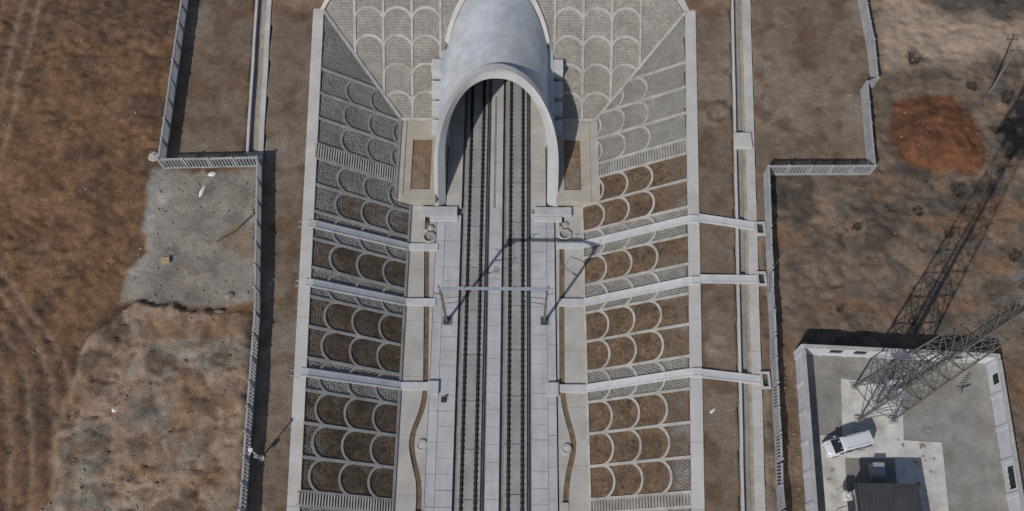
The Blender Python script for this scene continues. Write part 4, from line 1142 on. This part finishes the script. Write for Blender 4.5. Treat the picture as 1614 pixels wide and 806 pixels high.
# small cabinet platform low on the mast
b = MB(); b.box(-1.0, 1.0, -1.0, 1.0, 6.0, 6.06); b.build('rest_platform', mat('grating', (0.20, 0.22, 0.25), rough=0.6, var=0.1, bump=0), tw)
for x, y in ((-0.45, 0.5), (0.35, -0.3), (0.4, 0.55)): MB().box(x - 0.25, x + 0.25, y - 0.16, y + 0.16, 6.07, 6.85).build('equipment_box', M_wall, tw, bevel=0.02)
for zp, r in ((33.6, 2.3), (36.4, 2.2), (39.0, 2.0)):
    b = MB(); b.lathe((0, 0, zp), [(hwid(zp) * 0.9, 0), (r, 0), (r, 0.08), (hwid(zp) * 0.9, 0.08)], 20)
    for k in range(20):
        t = 2 * math.pi * k / 20; t2 = 2 * math.pi * (k + 1) / 20
        b.bar((r * math.cos(t), r * math.sin(t), zp), (r * math.cos(t), r * math.sin(t), zp + 1.1), 0.05, 0.05)
        for zz in (0.55, 1.1): b.bar((r * math.cos(t), r * math.sin(t), zp + zz), (r * math.cos(t2), r * math.sin(t2), zp + zz), 0.05, 0.05)
    b.build('antenna_platform', M_tower, tw)
    for k in range(9):
        t = 2 * math.pi * k / 9 + zp
        x, y = (r + 0.25) * math.cos(t), (r + 0.25) * math.sin(t)
        MB().box(x - 0.16, x + 0.16, y - 0.16, y + 0.16, zp - 0.5, zp + 1.7).build('antenna', M_galv, tw)
MB().tube((0, 0, TH), (0, 0, TH + 3.5), 0.05, 0.02, n=6).build('lightning_rod', M_galv, tw)

# ------------------------------------------------------------------ catenary gantry across the tracks
gn = thing('catenary_gantry', 'steel gantry spanning both railway tracks with cantilever arms', 'gantry', (0.1, 33.4, 0.1))
GH = 10.45
for s, px in ((-1, -5.6), (1, 5.62)):
    MB().box(px - 0.55, px + 0.55, -0.55, 0.55, -0.2, 0.16).build('footing', M_slab, gn, bevel=0.04)
    MB().box(px - 0.36, px + 0.36, -0.4, 0.4, 0.16, 0.26).add([(px - 0.35, -0.05, 0.26), (px + 0.35, -0.05, 0.26), (px + 0.12, -0.05, 1.1), (px - 0.12, -0.05, 1.1), (px - 0.35, 0.05, 0.26), (px + 0.35, 0.05, 0.26), (px + 0.12, 0.05, 1.1), (px - 0.12, 0.05, 1.1)], MB.BF).build('base_plate', M_dark, gn)
    b = MB()
    b.box(px - 0.12, px + 0.12, -0.12, -0.10, 0.2, GH).box(px - 0.12, px + 0.12, 0.10, 0.12, 0.2, GH).box(px - 0.01, px + 0.01, -0.10, 0.10, 0.2, GH)
    b.build('post', M_tower, gn)
    b = MB(); b.add([(px - s * 0.15, -0.14, GH - 1.0), (px - s * 0.15, 0.14, GH - 1.0), (px - s * 1.0, 0.14, GH), (px - s * 1.0, -0.14, GH), (px - s * 0.15, -0.14, GH), (px - s * 0.15, 0.14, GH)], [(0, 1, 2, 3), (0, 3, 4), (1, 5, 2)]); b.build('knee_gusset', M_blue, gn)
    for za, zb2, ln in ((7.7, 8.3, 2.5), (5.9, 6.9, 2.3)):
        b = MB(); b.tube((px - s * 0.15, 0, za), (px - s * ln, 0, zb2), 0.035, n=6); b.build('cantilever_arm', M_dark, gn)
        MB().tube((px - s * 0.25, 0, za + (zb2 - za) * 0.03), (px - s * 0.75, 0, za + (zb2 - za) * 0.24), 0.085, n=8).build('insulator', M_porc, gn)
    MB().tube((px - s * 2.5, 0, 8.3), (px - s * 2.25, 0, 6.3), 0.03, n=6).build('registration_tube', M_dark, gn)
    MB().bar((px + s * 0.1, 0.0, GH + 0.2), (px + s * 0.1, 0.0, GH + 1.15), 0.07, 0.07).bar((px, 0, GH - 1.5), (px + s * 0.75, 0, GH - 1.2), 0.06, 0.06).build('feeder_bracket', M_dark, gn)
b = MB(); b.box(-5.85, 5.85, -0.13, 0.13, GH, GH + 0.03).box(-5.85, 5.85, -0.13, 0.13, GH + 0.23, GH + 0.26).box(-5.85, 5.85, -0.012, 0.012, GH + 0.03, GH + 0.23)
b.build('beam', M_blue, gn)
for x in (-3.0, 2.2):
    b = MB(); b.bar((x, 0, GH + 0.26), (x, 0, GH + 0.9), 0.06, 0.06).bar((x - 0.6, 0, GH + 0.9), (x + 0.6, 0, GH + 0.9), 0.05, 0.05); b.build('wire_hanger', M_dark, gn)

# ------------------------------------------------------------------ masts
x, y = -23.3, 16.55; z = zg(x, y)
lm = thing('lamp_mast', 'slim white lamp mast with a control box beside the lower left fence', 'lamp mast', (x, y, z))
MB().lathe((0, 0, 0), [(0, 0.22), (0.30, 0.22), (0.36, 0), (0.36, -0.3)], 14).build('footing', M_cope, lm)
MB().tube((0, 0, 0.2), (0, 0, 4.1), 0.09, 0.06, n=10).build('pole', M_white, lm)
MB().box(-0.22, 0.22, -0.34, -0.1, 1.5, 2.2).build('control_box', M_galv, lm, bevel=0.02)
MB().box(-0.2, 0.2, -0.15, 0.2, 4.1, 4.28).box(-0.06, 0.06, -0.45, -0.15, 4.14, 4.24).build('lamp_head', M_white, lm, bevel=0.03)
x, y = 58.75, 60.0; z = zg(x, y)
up = thing('utility_pole', 'grey concrete utility pole rising from scrub near the top right', 'utility pole', (x, y, z))
up.rotation_euler = (R(-9), R(-2), 0)
MB().tube((0, 0, -0.5), (0, 0, 7.6), 0.13, 0.09, n=10).build('pole', M_galv, up)
MB().bar((-0.7, 0, 7.0), (0.7, 0, 7.0), 0.09, 0.09).build('cross_arm', M_dark, up)
for dx in (-0.6, 0.0, 0.6): MB().tube((dx, 0, 7.05), (dx, 0, 7.35), 0.06, 0.04, n=8).build('insulator', M_porc, up)
x, y = 49.0, 24.15; z = float(zb(y)) + 0.03
sm = thing('aerial_mast', 'small thin aerial with side prongs standing on the yard gravel', 'aerial', (x, y, z))
MB().tube((0, 0, 0), (0, 0, 1.9), 0.04, 0.03, n=6).build('pole', M_dark, sm)
b = MB()
for k in range(5): b.bar((-0.45 + 0.05 * k, 0, 0.7 + 0.27 * k), (0.45 - 0.05 * k, 0.1, 0.7 + 0.27 * k), 0.05, 0.05)
b.build('prongs', M_dark, sm)
b = MB()
for k in range(3):
    t = k * 2.1 + 0.4; b.bar((0, 0, 0.5), (0.5 * math.cos(t), 0.5 * math.sin(t), 0), 0.04, 0.04)
b.build('tripod', M_dark, sm)

# ------------------------------------------------------------------ bare scrub, debris
def bush(label, x, y, h, spread, n=9, seed=0, lean=(0.2, 0.3)):
    rr = random.Random(seed)
    b = MB()
    def grow(p, d, ln, r, dep):
        q = p + d * ln
        b.tube(p, q, r, r * 0.7, n=5, cap=False)
        if dep == 0: return
        for _ in range(3 if dep > 1 else 4):
            nd = (d + Vector((rr.uniform(-1, 1), rr.uniform(-1, 1), rr.uniform(-0.35, 0.6))) * 0.75).normalized()
            grow(p + d * ln * rr.uniform(0.5, 1.0), nd, ln * rr.uniform(0.55, 0.8), r * 0.6, dep - 1)
    for i in range(n):
        t = 2 * math.pi * i / n + rr.uniform(-0.3, 0.3)
        d = Vector((math.cos(t) * spread + lean[0], math.sin(t) * spread + lean[1], 1)).normalized()
        grow(Vector((0, 0, -0.05)), d, h * rr.uniform(0.35, 0.55), 0.045, 3)
    o = b.build('dry_bush', M_twig)
    o.location = (x, y, zg(x, y))
    tag(o, label, 'bush', 'bare bushes on the right')
bush('bare dead bush alone on pale soil near the upper right fence', 49.9, 63.9, 1.9, 0.75, 9, 1)
bush('dark bare bush at the foot of the utility pole', 60.2, 58.6, 1.5, 1.0, 9, 2)
bush('low bare bush at the edge of the red soil mound', 58.4, 54.6, 1.2, 1.1, 8, 3)
bush('bare bush below the red soil mound', 52.4, 46.6, 1.3, 1.1, 9, 4)
bush('small bare bush in the middle of the rough ground right of the fence', 40.4, 42.2, 0.9, 1.1, 7, 5)
bush('bare bush at the right picture edge, right of the tower shadow', 60.6, 42.5, 1.5, 1.0, 9, 6)
bush('bare bush on rough ground between sump box and walled yard', 37.3, 32.6, 0.8, 1.2, 7, 7)
bush('bare bush close to the tower shadow on its right side', 57.2, 38.6, 1.2, 1.0, 8, 8)
bush('dark bush on the grey strip at the very top right', 62.0, 73.0, 1.5, 1.1, 9, 9)

bush('low dark scrub right of the red soil mound', 59.3, 51.6, 1.0, 1.4, 10, 12)
bush('low dark scrub under the crosswise right fence', 47.6, 44.3, 0.9, 1.4, 9, 13)
bush('low dark scrub left of the tower shadow, halfway down', 50.6, 41.5, 0.8, 1.5, 9, 14)
bush('low dark scrub just above the walled yard corner', 45.0, 31.3, 0.8, 1.5, 9, 15)
bush('twiggy scrub between utility pole and red mound', 56.6, 60.6, 1.0, 1.3, 9, 16)

def rocks(name, label, zones, n, r0, r1, seed):
    rr = np.random.default_rng(seed); b = MB()
    for _ in range(n):
        z_ = zones[rr.integers(len(zones))]
        x, y = rr.uniform(z_[0], z_[1]), rr.uniform(z_[2], z_[3])
        r = r0 + (r1 - r0) * rr.random() ** 3
        z = zg(x, y)
        vs = []
        for k in range(6):
            t = k * math.pi / 3 + rr.uniform(-0.3, 0.3)
            vs.append((x + r * rr.uniform(0.7, 1.2) * math.cos(t), y + r * rr.uniform(0.7, 1.2) * math.sin(t), z - 0.03))
        for k in range(4):
            t = k * math.pi / 2 + rr.uniform(-0.3, 0.3)
            vs.append((x + r * 0.55 * math.cos(t), y + r * 0.55 * math.sin(t), z + r * rr.uniform(0.5, 0.9)))
        b.add(vs, [(6, 7, 8, 9), (0, 1, 7, 6), (1, 2, 7), (2, 3, 8, 7), (3, 4, 8), (4, 5, 9, 8), (5, 0, 6, 9)])
    o = b.build(name, M_rock)
    tag(o, label, 'stones', kind='stuff')
rocks('loose_stones', 'loose pale stones scattered over the left soil', [(-44, -26, 6, 48), (-60, -26, 6, 70), (-40, -26.5, 30, 49)], 420, 0.05, 0.22, 3)
rocks('loose_stones', 'loose pale stones scattered over the right soil', [(31.5, 60, 29, 48), (46, 64, 28, 74), (29.8, 31.4, 5, 45)], 260, 0.05, 0.17, 4)
rocks('clods', 'dry clods of earth lying on the open ground', [(-62, -40, 8, 72), (-44, -25.5, 8, 31), (32, 62, 29, 72)], 420, 0.05, 0.15, 5)
bpy.data.objects['clods'].data.materials[0] = mat('clod_soil', (0.17, 0.112, 0.074), rough=0.95, var=0.3, scale=2, bump=0.4)

def lumpy(name, label, cat_, x, y, dims, mt, rz=0.0, seed=0, sub=2):
    rr = random.Random(seed)
    b = MB(); n = 10; m = 5
    rows = []
    for i in range(m + 1):
        f = i / m * math.pi / 2
        rows.append([(dims[0] * math.cos(f) * math.cos(t) * rr.uniform(0.8, 1.15), dims[1] * math.cos(f) * math.sin(t) * rr.uniform(0.8, 1.15), dims[2] * math.sin(f) * rr.uniform(0.85, 1.1) - 0.03) for t in [2 * math.pi * k / n for k in range(n)]])
    rows = [r + [r[0]] for r in rows]
    b.grid(rows)
    o = b.build(name, mt, smooth=True); o.location = (x, y, zg(x, y)); o.rotation_euler = (0, 0, rz)
    return tag(o, label, cat_)
lumpy('sack', 'white torn sack lying on the grey hardstanding', 'sack', -33.3, 46.5, (0.28, 0.8, 0.25), M_bag, -0.3, 1)
lumpy('sack', 'small white scrap of sheeting beneath the left crosswise fence', 'sack', -32.5, 48.6, (0.5, 0.3, 0.2), M_bag, 0.3, 2)
lumpy('boulder', 'pale boulder near the corner of the grey hardstanding and the mound', 'boulder', -28.7, 33.9, (0.55, 0.42, 0.4), M_rock, 0.4, 3)
lumpy('boulder', 'flat pale boulder at the dark edge of the mound', 'boulder', -29.5, 32.0, (0.6, 0.3, 0.3), M_rock, 0.1, 4)
lumpy('boulder', 'small white stone on the tan mound', 'boulder', -39.0, 21.3, (0.3, 0.26, 0.25), M_bag, 0, 5)
lumpy('boulder', 'lone white scrap on the right berm beside the coping', 'scrap', 22.9, 21.7, (0.42, 0.16, 0.12), M_bag, 0.7, 6)
b = MB(); pts = [(-30.9, 40.2), (-30.0, 40.9), (-29.0, 41.5), (-28.2, 42.4), (-27.4, 43.4), (-26.95, 44.1)]
for k, (p, q) in enumerate(zip(pts[:-1], pts[1:])): b.tube((p[0], p[1], zg(*p) + 0.06), (q[0], q[1], zg(*q) + 0.06), 0.06 + 0.012 * k, 0.06 + 0.012 * (k + 1), n=6)
o = b.build('fallen_branch', M_twig); tag(o, 'long dark fallen branch across the grey hardstanding', 'branch')
cr = thing('timber_crate', 'small timber crate on the left part of the grey hardstanding', 'crate', (-36.2, 37.9, zg(-36.2, 37.9)), 0.2)
for k in range(3): MB().box(-0.45, 0.45, -0.3 + 0.22 * k, -0.12 + 0.22 * k, 0.36, 0.40).build('plank', M_wood, cr)
for sx in (-1, 1): MB().box(sx * 0.43 - 0.02, sx * 0.43 + 0.02, -0.3, 0.3, 0, 0.36).build('side', M_wood, cr)
for sy in (-1, 1): MB().box(-0.41, 0.41, sy * 0.28 - 0.02, sy * 0.28 + 0.02, 0, 0.36).build('side', M_wood, cr)
x, y = -39.6, 50.9
hd = thing('warning_post', 'short white and orange marker post outside the left fence corner', 'marker post', (x, y, zg(x, y)))
MB().tube((0, 0, 0), (0, 0, 0.7), 0.08, n=8).build('post', M_white, hd)
MB().tube((0, 0, 0.7), (0, 0, 1.1), 0.085, n=8).build('band', mat('orange_paint', (0.5, 0.16, 0.05), rough=0.5, var=0.1, bump=0), hd)
MB().lathe((0, 0, 0), [(0, 0.1), (0.55, 0.08), (0.7, -0.1)], 12).build('footing', M_apron, hd)
